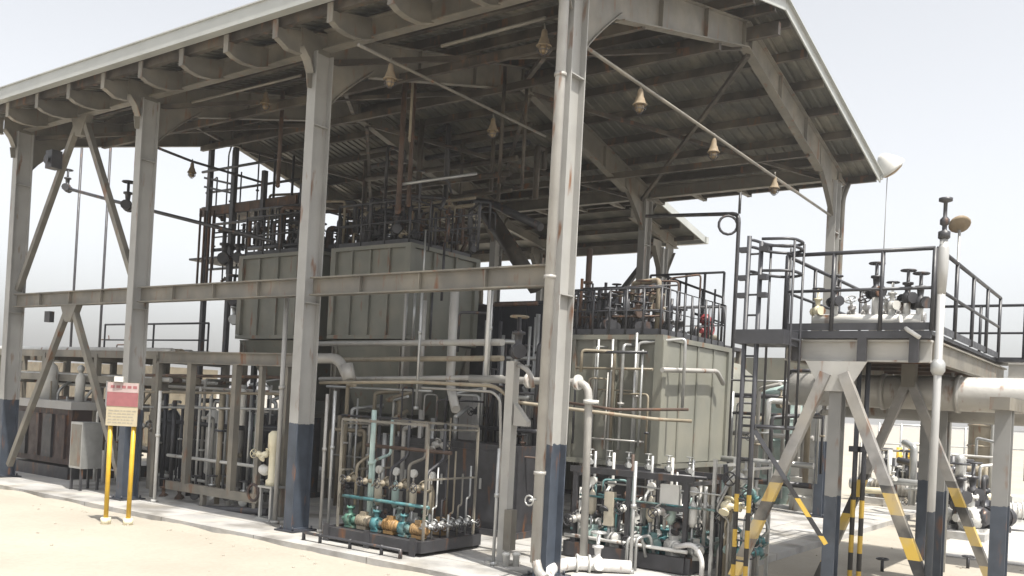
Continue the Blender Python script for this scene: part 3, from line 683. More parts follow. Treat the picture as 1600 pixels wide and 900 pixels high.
# upright small pipes beside the columns
for px, y0, y1, X, r, m, lab in (
  (430, 465, 800, .25, .045, 'pipe', 'pale upright pipe standing left of the middle column from beam to floor'),
  (500, 615, 830, .2, .03, 'pipe', 'thin pale upright pipe touching the right side of the middle column'),
  (512, 610, 830, .3, .03, 'galv', 'outer thin upright pipe in the pair right of the middle column'),
  (762, 455, 600, 1.2, .02, 'galv', 'very thin bright upright pipe above the horizontal pipes by the square post'),
  (650, 440, 640, 1.6, .025, 'galv', 'slim bright upright pipe in front of the raised right filter tank'),
  (575, 640, 830, .1, .045, 'mint', 'pale green upright pipe at the left end of the dosing skid'),
  (985, 720, 890, 1.3, .03, 'galv', 'slim upright pipe in front of the right dosing skid with gauge box'),
  (770, 700, 890, .1, .025, 'galv', 'slim upright pipe left of the square post near the floor'),
  (915, 390, 520, 6.9, .07, 'brown', 'rusty brown upright pipe above the dark tank right of the front column'),
  (240, 610, 800, .2, .035, 'white', 'white upright pipe standing right of the yellow posted sign')):
    b, zt = A(px, y1, X=X), A(px, y0, X=X).z
    if b.z < 0.25: b.z = 0
    o = MB().cyl(b, (b.x, b.y, zt), r, 8); flange(o, b+V((0, 0, .03)), (0, 0, 1), r*2); flange(o, (b.x, b.y, b.z+(zt-b.z)*.6), (0, 0, 1), r*1.5)
    tag(o.build('standpipe', M[m], org=b), lab, 'pipe', 'upright pipes among the columns')
# hanging pipes from the roof
for px, y0, y1, Y, r, m, lab in ((434, 175, 290, 10, .05, 'brown', 'rusty brown pipe hanging from the roof left of the middle column'),
    (622, 150, 330, 6.5, .06, 'brown', 'rusty brown pipe hanging in the middle of the dark roof space'),
    (638, 160, 320, 6.6, .05, 'brown', 'second rusty pipe hanging close beside the one in the middle'),
    (640, 140, 220, 6.2, .03, 'tan', 'short thin pale drop pipe above the rusty hanging pair')):
    b, zt = A(px, y1, Y=Y), A(px, y0, Y=Y).z; zt = max(zt, zr(b.x)-.3)
    tag(MB().cyl(b, (b.x, b.y, zt), r, 8).ball(b, r*1.1, 8).build('drop_pipe', M[m], org=b), lab, 'pipe', 'pipes hanging from the roof')
conduit('process_pipe', 'bright straight pipe lying level under the roof in the dark middle', [A(628, 288, Y=6.5), A(745, 271, Y=5.5)], .035, 'galv', 'pipe')
hb = thing('hanging_bracket', 'U shaped brown pipe hanger dropped from the roof near the front column', 'bracket', tuple(A(795, 290, Y=5)))
p1, p2 = A(780, 285, Y=5), A(815, 293, Y=5)
MB().tube([V((p1.x, p1.y, zr(p1.x)-.4)), p1, p2, V((p2.x, p2.y, zr(p2.x)-.4))], .045, 7).build('hanger', M['purlin'], hb)
du = thing('dark_duct', 'dark ventilation duct bending over tanks behind the front column', 'duct', tuple(A(720, 320, X=6.8)))
MB().tube([A(715, 380, X=6.8), A(718, 312, X=6.8), A(770, 318, X=6.8), A(845, 355, X=6.5)], .10, 9, .3).build('duct', M['dark'], du)
wn = thing('pipe_tripod', 'dark bundle of bent pipes against the sky left of the front column', 'pipe', tuple(A(820, 440, X=8)))
MB().tube([A(760, 330, X=8), A(800, 390, X=8), A(838, 450, X=8)], .22, 8).build('pipe', M['purlin'], wn)

# ------------------------------------------------------------------ access tower, upper left
AT = thing('access_tower', 'brown open steel access tower with railed platform left of the raised tanks', 'tower', (5.5, 15, 0))
zt = A(315, 325, X=5.5).z; ya, yb = A(315, 325, X=5.5).y, A(466, 302, X=5.5).y
MB().bx(5.5, 7.2, yb, ya, zt-.12, zt+.02).build('deck', M['purlin'], AT)
MB().beam((5.48, yb, zt-.15), (5.48, ya, zt-.15), .1, .25).build('edge_beam', M['brown'], AT)
for px, top in ((320, 225), (358, 235), (405, 270), (466, 290)):
    b = A(px, 500, X=5.5); MB().beam((5.42, b.y, 0), (5.42, b.y, A(px, top, X=5.5).z), .13, .13).build('post', M['dark'], AT)
for y_ in (278, 292): MB().beam(A(320, y_, X=5.4), A(360, y_+9, X=5.4), .06, .06).build('rung', M['dark'], AT)
railing(AT, [(5.5, ya-.6, A(358, 392, X=5.5).z), (5.5, yb, A(358, 392, X=5.5).z)], 1.1, .03, step=.55)
for px in (306, 313, 320, 327):
    mb = MB(); vpole(mb, px, 330, 470, .035, X=5.3); mb.build('pipe', M['brown'], AT)
valve(AT, A(350, 405, X=5.2), 1.9, 'dark', 'dark'); valve(AT, A(372, 403, X=5.2), 1.6, 'dark', 'dark'); valve(AT, A(365, 470, X=5.2), 1.7, 'dark', 'dark'); valve(AT, A(366, 500, X=5.2), 1.6, 'galv', 'dark')
MB().bx(5.3, 7, yb, ya+.2, A(358, 400, X=5.5).z-.08, A(358, 400, X=5.5).z-.02).build('deck', M['dark'], AT)

# ------------------------------------------------------------------ pipe frame between the left and middle columns
PF = thing('pipe_frame', 'grey steel pipe frame with posts between the left and middle columns', 'frame', (.6, 10, 0))
XF = .7
a, b = A(250, 558, X=XF), A(462, 562, X=XF)
MB().ibeam((XF, a.y, a.z), (XF, b.y, a.z), .14, .26).build('top_beam', M['steel'], PF)
a2, b3 = A(262, 757, X=XF), A(405, 770, X=XF)
MB().beam((XF, a2.y, a2.z), (XF, b3.y, a2.z), .12, .18).build('lower_beam', M['steel'], PF)
for px in (290, 361): 
    q = A(px, 750, X=XF); MB().beam((XF, q.y, a2.z+.08), (XF, q.y, a.z-.13), .14, .14).build('post', M['steel'], PF)
for px in (238, 318, 400, 440): 
    q = A(px, 770, X=XF); MB().beam((XF, q.y, 0), (XF, q.y, a2.z-.09 if px in (318,) else a.z-.14), .1, .1).build('leg', M['steel'], PF)
for y_, r, m in ((616, .03, 'tan'), (590, .035, 'brown'), (640, .025, 'galv')):
    MB().tube([A(225, y_-4, X=XF+.5), A(470, y_, X=XF+.3)], r, 7).build('pipe', M[m], PF)
rnd = random.Random(4)
for k, px in enumerate((252, 266, 305, 322, 338, 352, 372, 385, 398, 412)):
    mb = MB(); vpole(mb, px, 600+rnd.randint(0, 50), 760, rnd.choice((.03, .05, .08)), X=XF+rnd.uniform(.4, 1.6)); mb.build('pipe', M[('navy', 'dark', 'white', 'white', 'white', 'tan', 'pipe', 'galv', 'mint', 'dark')[k]], PF)
for k in range(7): valve(PF, A(255+k*25, 775+rnd.randint(-8, 14), X=XF+.3), 1.0, rnd.choice(('dark', 'galv', 'brown')), 'dark')
MB().tube([A(225, 790, X=XF), A(420, 800, X=XF)], .08, 9).build('header_pipe', M['dark'], PF)
for i, (px, m, lab) in enumerate(((248, 'navy', 'tall dark blue cylinder vessel right of the yellow posted sign'), (270, 'navy', 'dark blue cylinder vessel second right of the yellow posted sign'), (335, 'white', 'white slim cylinder vessel inside the grey pipe frame'), (385, 'mint', 'pale green grey cylinder vessel at right inside the grey pipe frame'))):
    t = A(px, 640, X=2.4); h = t.z
    v = thing('cylinder_vessel', lab, 'vessel', (t.x, t.y, 0), 'cylinder vessels behind the pipe frame'); r = (.22, .2, .17, .2)[i]
    MB().lathe((t.x, t.y, .35), [(r*.4, 0), (r, .12), (r, h-.5), (r*.6, h-.38), (.05, h-.35)], 14).build('shell', M[m], v)
    for k in range(3):
        an = 2*PI*k/3; MB().beam((t.x+r*.9*math.cos(an), t.y+r*.9*math.sin(an), 0), (t.x+r*.9*math.cos(an), t.y+r*.9*math.sin(an), .6), .05, .05).build('leg', M['dark'], v)
    MB().tube([(t.x, t.y, h-.02), (t.x, t.y, h+.2), (t.x, t.y-.3, h+.2)], .04, 7, .1).build('nozzle', M['galv'], v)
# cream pump beside the middle column
p = A(425, 745, X=.5)
cp = thing('pressure_pump', 'cream vertical pump on a stand just left of the blue footed middle column', 'pump', (p.x, p.y, 0))
MB().bx(p.x-.18, p.x+.18, p.y-.2, p.y+.2, 0, .05).beam((p.x-.12, p.y-.15, .05), (p.x-.12, p.y-.15, .62), .05, .05).beam((p.x-.12, p.y+.15, .05), (p.x-.12, p.y+.15, .62), .05, .05).beam((p.x+.12, p.y, .05), (p.x+.12, p.y, .62), .05, .05).box((p.x, p.y, .64), (.34, .4, .04)).build('stand', M['galv'], cp)
MB().lathe((p.x, p.y, .66), [(.12, 0), (.12, .1), (.08, .14), (.08, .7), (.11, .75), (.11, 1.0), (.05, 1.06)], 12).build('pump_barrel', M['cream'], cp)
MB().lathe((p.x-.05, p.y+.18, .95), [(.05, -.12), (.1, -.06), (.1, .06), (.03, .14)], 12, (0, 1, .3)).build('volute', M['white'], cp)
valve(cp, (p.x-.1, p.y+.12, 1.25), .8, 'cream', 'cream', (0, 1, 0)); MB().ring((p.x-.15, p.y+.35, .5), .16, .03, (1, 0, 0), 12, 5).build('hose', M['dkred'], cp)

# ------------------------------------------------------------------ warning sign
g0, g1 = A(170, 806, Z=-.12), A(194, 806, Y=A(170, 806, Z=-.12).y-.35, ); 
sx, sy = -1.70, 8.36
SG = thing('warning_sign', 'red and cream warning board on two yellow posts at the pavement edge', 'sign', (sx, sy, -.12))
dr = V((.66, -.75, 0)).normalized(); nrm = V((-.75, -.66, 0)).normalized(); c0 = V((sx, sy, 0))
for k in (-.2, .2):
    o = MB().cyl(c0+dr*k+V((0, 0, -.12)), c0+dr*(k*1.05)+V((0, 0, 1.85)), .042, 10).build('post', M['yellow'], SG)
    MB().cyl(c0+dr*k+V((0, 0, -.12)), c0+dr*k+V((0, 0, .0)), .09, 10).build('foot', M['cream'], o)
MB().beam(c0+dr*-.28+nrm*.06+V((0, 0, 2.1)), c0+dr*.28+nrm*.06+V((0, 0, 2.1)), .02, .8).build('board', M['signw'], SG)
for z0_, z1_, m, nm in ((2.32, 2.498, 'signp', 'heading_panel'), (2.06, 2.32, 'signr', 'red_panel')):
    MB().beam(c0+dr*-.279+nrm*.074+V((0, 0, (z0_+z1_)/2)), c0+dr*.279+nrm*.074+V((0, 0, (z0_+z1_)/2)), .008, z1_-z0_-.004).build(nm, M[m], SG)
tx = MB(); rnd = random.Random(2)
for k in range(5):
    z = 1.98-.055*k; u_ = -.24
    while u_ < .2:
        L_ = rnd.uniform(.03, .09); tx.beam(c0+dr*u_+nrm*.072+V((0, 0, z)), c0+dr*min(.25, u_+L_)+nrm*.072+V((0, 0, z)), .003, .022); u_ += L_+.02
tx.build('lettering', M['text'], SG)
hl = MB(); u_ = -.22
while u_ < .2:
    hl.beam(c0+dr*u_+nrm*.08+V((0, 0, 2.42)), c0+dr*(u_+.07)+nrm*.08+V((0, 0, 2.42)), .003, .05); u_ += .1
hl.build('heading_lettering', M['signr'], SG)
wb = thing('floodlight', 'small white floodlight box clamped above the red and cream warning board', 'floodlight', (c0.x, c0.y, 2.5))
MB().box(c0+nrm*.06+V((-.05, .05, 2.56)), (.16, .16, .1), .8).build('housing', M['white'], wb)

# ------------------------------------------------------------------ valve platform at right
XP = 1.9; DZ = 3.75
yl, yr = -2.66, -4.62
PL = thing('valve_platform', 'raised steel valve platform with black railings and yellow black striped braces', 'platform', (XP, -3.5, -.12))
dk = MB().bx(XP, 8.6, yr, yl, DZ-.05, DZ); dk.build('deck', M['rail'], PL)
MB().bx(7.4, 8.6, yr-3.4, yr-.002, DZ-.05, DZ).build('deck', M['rail'], PL)
fb = MB().beam((XP+.02, yl, DZ-.06), (XP+.02, yr, DZ-.06), .05, .09); fb.build('kick_plate', M['rail'], PL)
MB().ibeam((XP+.12, yl, DZ-.27), (XP+.12, yr, DZ-.27), .14, .3).build('edge_beam', M['psteel'], PL)
MB().ibeam((8.4, yl, DZ-.27), (8.4, yr, DZ-.27), .14, .3).build('edge_beam', M['steel'], PL)
for yy in (yl, yr): MB().ibeam((XP+.2, yy, DZ-.27), (8.32, yy, DZ-.27), .12, .3).build('side_beam', M['steel'], PL)
for yy in (yl-.18, -3.75, yr+.2): MB().bx(XP-.02, XP+.045, yy-.06, yy+.06, DZ-.43, DZ-.1).build('stiffener', M['dark'], PL)
for xx in (3.0, 4.0, 5.0, 6.2, 7.4): MB().beam((xx, yl-.07, DZ-.22), (xx, yr+.07, DZ-.22), .1, .2).build('joist', M['brown'], PL)
# railings
railing(PL, [(XP+.02, yl, DZ), (XP+.02, yr, DZ)], 1.1, .03, step=.63)
railing(PL, [(XP+.06, yr-.03, DZ), (7.4, yr-.03, DZ)], 1.1, .03, step=1.35)
MB().ibeam((7.45, yr-.2, DZ-.2), (7.45, yr-3.4, DZ-.2), .1, .26).build('side_beam', M['psteel'], PL)
railing(PL, [(8.55, yl, DZ), (8.55, yr-3.3, DZ)], 1.1, .03, step=.8)
railing(PL, [(XP+.06, yl+.03, DZ), (8.5, yl+.03, DZ)], 1.1, .028, step=1.2)
# support column and braces
cx, cy = XP+.12, -3.42
o = MB().ibeam((cx, cy, -.1), (cx, cy, DZ-.42), .17, .22, upv=V((1, 0, 0))).bx(cx-.25, cx+.25, cy-.22, cy+.22, -.12, -.09).build('column', M['colm2'], PL)
MB().prism([(cx-.16, cy-.42, DZ-.43), (cx-.16, cy+.42, DZ-.43), (cx-.16, cy+.18, DZ-.85), (cx-.16, cy-.18, DZ-.85)], (.03, 0, 0)).build('gusset_plate', M['psteel'], PL)
for sg, yb in ((1, -2.05), (-1, -4.95)):
    MB().beam((cx-.18, cy+.12*sg, DZ-.6), (cx-.30, yb, -.12), .145, .13, V((1, 0, 0))).build('brace', M['haz'], PL)
cx2 = 5.2
MB().ibeam((cx2, -4.2, -.1), (cx2, -4.2, DZ-.42), .18, .24, upv=V((1, 0, 0))).build('column', M['colm2'], PL)
XA = 4.2; ap = A(1420, 605, X=XA)
for q in (A(1318, 820, X=XA), A(1546, 905, X=XA)):
    d = (q-ap); k = (ap.z+.12)/-d.z; MB().beam(ap+V((0, 0, .15)), ap+d*k, .13, .13, V((1, 0, 0))).build('brace', M['haz'], PL)
MB().beam((XA, ap.y, ap.z), (XA, ap.y, DZ-.3), .2, .2).build('gusset_plate', M['steel'], PL)
for yy in (-3.4, yr-2.6): MB().ibeam((8.0, yy, -.1), (8.0, yy, DZ-.43), .18, .24, upv=V((1, 0, 0))).build('column', M['colm2'], PL)
# ladder with cage
lx, ly = 1.3, -2.3
LD = thing('caged_ladder', 'dark caged vertical ladder with yellow striped feet left of the valve platform', 'ladder', (lx, ly, -.12))
for dy in (.0, -.18):
    MB().cyl((lx, ly+dy, -.12), (lx, ly+dy, 5.05+dy*.5), .035, 8).build('stile', M['hazl'], LD)
for k in range(17): MB().cyl((lx, ly, .15+k*.29), (lx, ly-.18, .15+k*.29), .016, 6).build('rung', M['rail'], LD)
for z in (2.35, 3.6, 4.55, 4.9, 5.0):
    pts = [(lx+.05, ly, z)]+[(lx+.4-.4*math.cos(PI*k/8), ly-.28-.32*math.sin(PI*k/8)*1.0+.0, z) for k in range(9)]
    MB().tube([(lx, ly, z), (lx+.1, ly-.05, z), (lx+.5, ly-.1, z), (lx+.75, ly-.35, z), (lx+.55, ly-.62, z), (lx+.1, ly-.6, z), (lx, ly-.18, z)], .022, 6, .15).build('cage_hoop', M['rail'], LD)
for dx, dy in ((.55, -.12), (.75, -.35), (.5, -.62), (.15, -.6)): MB().cyl((lx+dx, ly+dy, 2.35), (lx+dx, ly+dy, 4.98), .018, 6).build('cage_bar', M['rail'], LD)
for dy in (.06, -.24):
    for z in (3.55, 4.2, 4.45, 4.85): MB().box((lx-.02, ly+dy, z), (.1, .12, .07)).build('clamp', M['rail'], LD)
MB().box((lx+.25, ly-.25, DZ-.14), (.7, .7, .2)).build('landing', M['rail'], LD)
MB().beam((lx, ly-.2, 2.35), (XP+.0, yl-.35, 2.35), .06, .06).build('stay', M['rail'], LD)
MB().beam((lx+.02, ly-.2, 2.3), A(1290, 850, X=1.8), .06, .06).build('stay', M['hazl'], LD)
# valve manifold on the deck
VM = thing('valve_manifold', 'white pipe manifold with handwheel valves standing on the platform deck', 'manifold', (2.7, -3.5, DZ))
MB().tube([(2.6, -2.85, DZ+.22), (2.6, -4.35, DZ+.22)], .085, 12).build('header_pipe', M['white'], VM)
MB().tube([(3.1, -2.75, DZ+.3), (3.1, -4.3, DZ+.3)], .07, 12).build('header_pipe', M['insul'], VM)
for i, (y, h, s, m) in enumerate(((-2.9, .36, .8, 'cream'), (-3.15, .5, .9, 'dark'), (-3.72, .62, 1.0, 'dark'), (-3.95, .42, .8, 'white'), (-4.15, .52, .95, 'dark'), (-4.32, .45, 1.0, 'dark'))):
    MB().tube([(2.6, y, DZ+.2), (2.6, y, DZ+h)], .05, 8).build('pipe', M['white'], VM); valve(VM, (2.6, y, DZ+h), s, m, 'dark')
    MB().bx(2.5, 2.7, y-.05, y+.05, DZ, DZ+.15).build('pipe_support', M['steel'], VM)
for y in (-3.35, -3.55, -3.85, -4.05): valve(VM, (2.9, y, DZ+.3), .8, 'insul', 'dkred' if y == -3.55 else 'galv', (-.7, 0, .7))
MB().tube([(2.45, -4.1, DZ+.25), (2.1, -4.2, DZ+.1), (1.85, -4.35, DZ+.0), (1.84, -4.5, DZ-.1)], .03, 7, .15).build('hose', M['white'], VM)
# slim pole with fitting
q = A(1450, 900, X=1.7); 
PO = thing('vent_pole', 'slim pale pole with dark fitting on top and blue painted foot at the platform corner', 'pole', (q.x, q.y, -.12))
MB().cyl((q.x, q.y, -.12), (q.x, q.y, A(1460, 370, X=1.7).z), .05, 12).build('pole', M['poleblue'], PO)
zt_ = A(1462, 375, X=1.7).z
MB().lathe((q.x, q.y, zt_), [(.05, 0), (.075, .02), (.075, .1), (.03, .12), (.03, .18), (.06, .2), (.06, .26), (.025, .3), (.025, .48), (.085, .5), (.085, .54)], 10).build('fitting', M['dark'], PO)
MB().lathe((q.x, q.y, DZ-.5), [(.06, -.1), (.09, -.05), (.09, .05), (.06, .1)], 12).build('collar', M['galv'], PO)
MB().lathe((q.x, q.y, DZ+.85), [(.052, -.4), (.07, -.05), (.07, .2), (.05, .25)], 10).build('sleeve', M['poleblue'], PO)
# round lamp on a pole further back
b = A(1486, 640, D=16.5); t = A(1495, 350, D=16.5)
RL = thing('round_lamp', 'brown round lamp head on a thin post behind the platform railing', 'lamp', (b.x, b.y, -.12))
MB().cyl((b.x, b.y, -.12), (b.x, b.y, t.z-.1), .025, 7).build('post', M['galv'], RL)
MB().lathe((b.x, b.y, t.z), [(.02, .14), (.1, .11), (.17, .05), (.19, 0), (.17, -.03), (.05, -.04)], 16, (.55, .35, .75)).build('lamp_head', M['lamp'], RL, 'brownish round lamp head')
# right edge column
q = A(1559, 880, X=3.1)
RC = thing('pipe_support', 'wide grey support column with dark foot at the far right under the big pipe', 'column', (q.x, q.y, -.12))
MB().ibeam((q.x, q.y, -.12), (q.x, q.y, 2.75), .2, .28, upv=V((1, 0, 0))).build('column', M['colm2'], RC)
MB().bx(q.x-.5, q.x+1.6, q.y-.12, q.y+.12, 2.75, 2.92).build('cross_beam', M['steel'], RC)
BP = thing('large_pipe', 'large pale lagged pipe running under the platform towards the right edge', 'pipe', (5.0, -5, 2.9))
MB().tube([(4.6, -1.9, 3.0), (4.6, -3.2, 3.0), (4.4, -9, 3.0)], .27, 18, .2).build('pipe', M['lag'], BP)
MB().tube([(5.4, -2.5, 2.75), (5.2, -9, 2.75)], .2, 14).build('pipe', M['pipe'], BP)
f = MB()
for y in (-3.4, -4.5, -5.6, -7): f.cyl((4.55, y, 3.0), (4.55, y-.06, 3.0), .3, 18)
f.build('clamp_band', M['pipe'], BP)
# pipes beside the platform column
for i, (dx, dy, m) in enumerate(((.3, -.2, 'dark'), (.3, -.32, 'dark'))):
    o = MB().cyl((cx+dx, cy+dy, -.12), (cx+dx, cy+dy, DZ-.1), .035, 8); o.box((cx+dx, cy+dy, 2.1), (.12, .16, .08))
    tag(o.build('standpipe', M['hazl'], org=(cx+dx, cy+dy, -.12)), ('dark upright pipe with striped foot close beside the platform column', 'outer dark upright pipe with striped foot beside the platform column')[i], 'pipe')

# tall thin pipe with goose neck, left of the platform
q = A(1140, 640, X=7.5); zt_ = A(1140, 335, X=7.5).z
GN = thing('goose_neck_pipe', 'dark tall pipe with looped goose neck top between canopy and platform ladder', 'pipe', (q.x, q.y, 0))
MB().tube([(q.x, q.y, 0), (q.x, q.y, zt_), A(1010, 338, X=8.5)], .045, 8, .2).build('pipe', M['dark'], GN)
MB().ring((q.x-.1, q.y+.2, zt_-.25), .2, .03, (.8, .6, 0), 14, 5).build('loop', M['dark'], GN)
MB().cyl((q.x, q.y, zt_), (q.x, q.y, zt_+.45), .03, 6).build('stub', M['dark'], GN)

# ------------------------------------------------------------------ white lagged drain pipe at the bottom
q0 = A(800, 895, Z=0)
WP = thing('lagged_pipe', 'white lagged pipe bending over the pavement at the foot of the front column', 'pipe', tuple(q0))
MB().tube([A(852, 912, Z=-.05), A(858, 889, Z=.1), A(890, 880, Z=.12), A(985, 886, Z=.1)], .10, 12, .15).build('pipe', M['insul'], WP)
f = MB(); a = A(890, 880, Z=.12); d = A(985, 886, Z=.1)-a
for k in (.1, .3): MB().cyl(a+d*k, a+d*(k+.03), .15, 14).build('flange', M['white'], WP)
valve(WP, a+d*.45+V((0, 0, .03)), 1.1, 'insul', 'galv')
for i, px in enumerate((790, 806)):
    c = A(px, 885, Z=0); tag(MB().lathe(c, [(.05, 0), (.05, .16), (.065, .17), (.065, .2), (.03, .22)], 10).build('pipe_stub', M['white'], org=c), ('short capped white pipe stub left of the pair on the pavement', 'short capped white pipe stub right of the pair on the pavement')[i], 'pipe stub')
hs = [A(968, 872, Z=.0), A(1010, 890, Z=0)]
for i, px in enumerate((978, 992)):
    c = A(px, 892, Z=0); o = MB().tube([c, c+V((0, 0, .5)), c+V((.25, -.1, .55)), c+V((.35, -.15, .2))], .025, 7, .08)
    tag(o.build('bent_pipe', M['galv'], org=c), ('left thin bent pipe rising before the right dosing skid', 'right thin bent pipe rising before the right dosing skid')[i], 'pipe')

# ------------------------------------------------------------------ left background: rack, container, vessels
PR = thing('pipe_rack', 'two tier brownish pipe rack carrying many pipes at the far left', 'pipe rack', (2, 15, 0))
for y in (12.4, 15, 17.6, 20.2, 22.8):
    for x in (1.6, 3.6): MB().beam((x, y, 0), (x, y, 3.2), .14, .14).build('post', M['steel'], PR)
    for z in (2.45, 3.1): MB().beam((1.6, y, z), (3.6, y, z), .12, .16).build('cross_beam', M['steel'], PR)
for x in (1.6, 3.6):
    for z in (2.55, 3.2): MB().beam((x, 12.3, z), (x, 23, z), .1, .18).build('long_beam', M['steel'], PR)
rnd = random.Random(9)
for z in (2.62, 3.3):
    for k in range(7): MB().tube([(1.8+k*.26, 12.1, z), (1.8+k*.26, 23, z)], rnd.choice((.04, .06, .09)), 8).build('pipe', M[rnd.choice(('tan', 'pipe', 'brown', 'galv', 'white'))], PR)
for k in range(6): MB().tube([(1.5, 12.8+k*1.3, .2), (1.5, 12.8+k*1.3, 2.0+.2*(k % 2)), (2.0, 12.8+k*1.3, 2.6)], .04, 7, .15).build('pipe', M[('tan', 'brown', 'white', 'galv', 'tan', 'pipe')[k]], PR)
railing(PR, [(3.8, 13.5, 3.25), (3.8, 18.5, 3.25)], .95, .03, step=2.4)
CT = thing('equipment_skid', 'dark brown boxed equipment skid standing at the far left', 'equipment', (1.6, 16, 0))
MB().bx(1.0, 3.0, 15.0, 17.8, .35, 1.75).build('casing', M['dkred'], CT); MB().bx(.9, 3.1, 14.9, 17.9, 0, .3).build('base_frame', M['dark'], CT)
MB().bx(.9, 3.1, 14.9, 17.9, 1.75, 1.95).build('lid', M['conc'], CT)
for k in range(4): MB().bx(.93, .999, 15.2+k*.65, 15.65+k*.65, .5, 1.6).build('door', M['dark' if k % 2 else 'dkred'], CT)
for i, (px, yb, h, r, m, lab) in enumerate(((74, 655, 1.0, .22, 'white', 'white round topped vessel standing on the dark brown skid at far left'), (122, 660, .75, .12, 'white', 'smaller slim white vessel right of the larger white one on the skid'))):
    b = A(px, yb, X=1.4); b.z = 1.95
    v = thing('cylinder_vessel', lab, 'vessel', tuple(b)); MB().lathe(b, [(r, 0), (r, h*.75), (r*.8, h*.9), (r*.3, h), (.05, h+.1)], 14).build('shell', M[m], v)
    MB().lathe(b+V((0, 0, h)), [(.05, 0), (.09, .08), (.09, .14), (.03, .2)], 10).build('cap', M['galv'], v)
CB = thing('control_cabinet', 'grey blue control cabinet on legs left of the yellow posted sign', 'cabinet', tuple(A(130, 755, X=-.1)))
q = A(128, 760, X=.1); q.z = 0
MB().bx(q.x-.2, q.x+.3, q.y-.25, q.y+.25, .5, 1.55).build('cabinet', M['galv'], CB); MB().bx(q.x-.215, q.x-.201, q.y-.2, q.y+.2, .55, 1.5).build('door', M['steel'], CB)
for dx in (-.15, .25):
    for dy in (-.2, .2): MB().beam((q.x+dx, q.y+dy, 0), (q.x+dx, q.y+dy, .5), .05, .05).build('leg', M['dark'], CB)
for i, (px, y0) in enumerate(((110, 210), (155, 215), (200, 212))):
    b = A(px, 545, X=6); zt_ = A(px, y0, X=6).z
    o = MB().cyl((6, b.y, 0), (6, b.y, zt_), .045, 7)
    tag(o.build('standpipe', M['dark'], org=(6, b.y, 0)), ('tall thin dark pipe rising against sky at far left, leftmost of three', 'tall thin dark pipe rising against sky at far left, centre of three', 'tall thin dark pipe right beside the left front column')[i], 'pipe', 'tall thin pipes at the far left')
sp = thing('loudspeaker', 'dark box loudspeaker fixed high on the left diagonal brace', 'loudspeaker', tuple(A(84, 250, X=-.2)))
MB().box(A(84, 250, X=-.2), (.25, .3, .42)).build('housing', M['dark'], sp); p = A(84, 250, X=-.2)
MB().lathe(p+V((-.13, 0, -.02)), [(.03, 0), (.1, .05), (.11, .06)], 12, (-1, 0, 0)).build('horn', M['dark'], sp)
eb = thing('junction_box', 'small dark junction box beside the lower left diagonal brace', 'junction box', tuple(A(77, 495, X=.1)))
MB().box(A(77, 495, X=.1), (.12, .24, .26)).build('housing', M['dark'], eb)
vb = thing('pipe_valve', 'dark valve at the left end of the conduit crossing the sky', 'valve', tuple(A(105, 294, X=3))); valve(vb, A(105, 294, X=3), 1.3)
vb = thing('pipe_valve', 'dark valve on the sky conduit tight against the left front column', 'valve', tuple(A(199, 322, X=3))); valve(vb, A(199, 322, X=3), 1.6)
# general process vessels deep inside the canopy
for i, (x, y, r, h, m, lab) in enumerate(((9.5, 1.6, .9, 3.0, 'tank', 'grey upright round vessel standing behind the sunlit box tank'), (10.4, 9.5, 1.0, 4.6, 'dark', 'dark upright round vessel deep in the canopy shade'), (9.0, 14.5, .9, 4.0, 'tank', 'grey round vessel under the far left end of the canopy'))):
    v = thing('round_vessel', lab, 'vessel', (x, y, 0))
    MB().lathe((x, y, .4), [(r*.5, 0), (r, .25), (r, h), (r*.6, h+.3), (.1, h+.4)], 20).build('shell', M[m], v)
    for k in range(3):
        an = 2*PI*k/3; MB().beam((x+r*.9*math.cos(an), y+r*.9*math.sin(an), 0), (x+r*.9*math.cos(an), y+r*.9*math.sin(an), .8), .1, .1).build('leg', M['dark'], v)
    MB().tube([(x, y, h+.7), (x, y, h+1.3), (x-1.2, y, h+1.3), (x-1.2, y, .2)], .07, 8, .2).build('pipe', M['tan'], v)

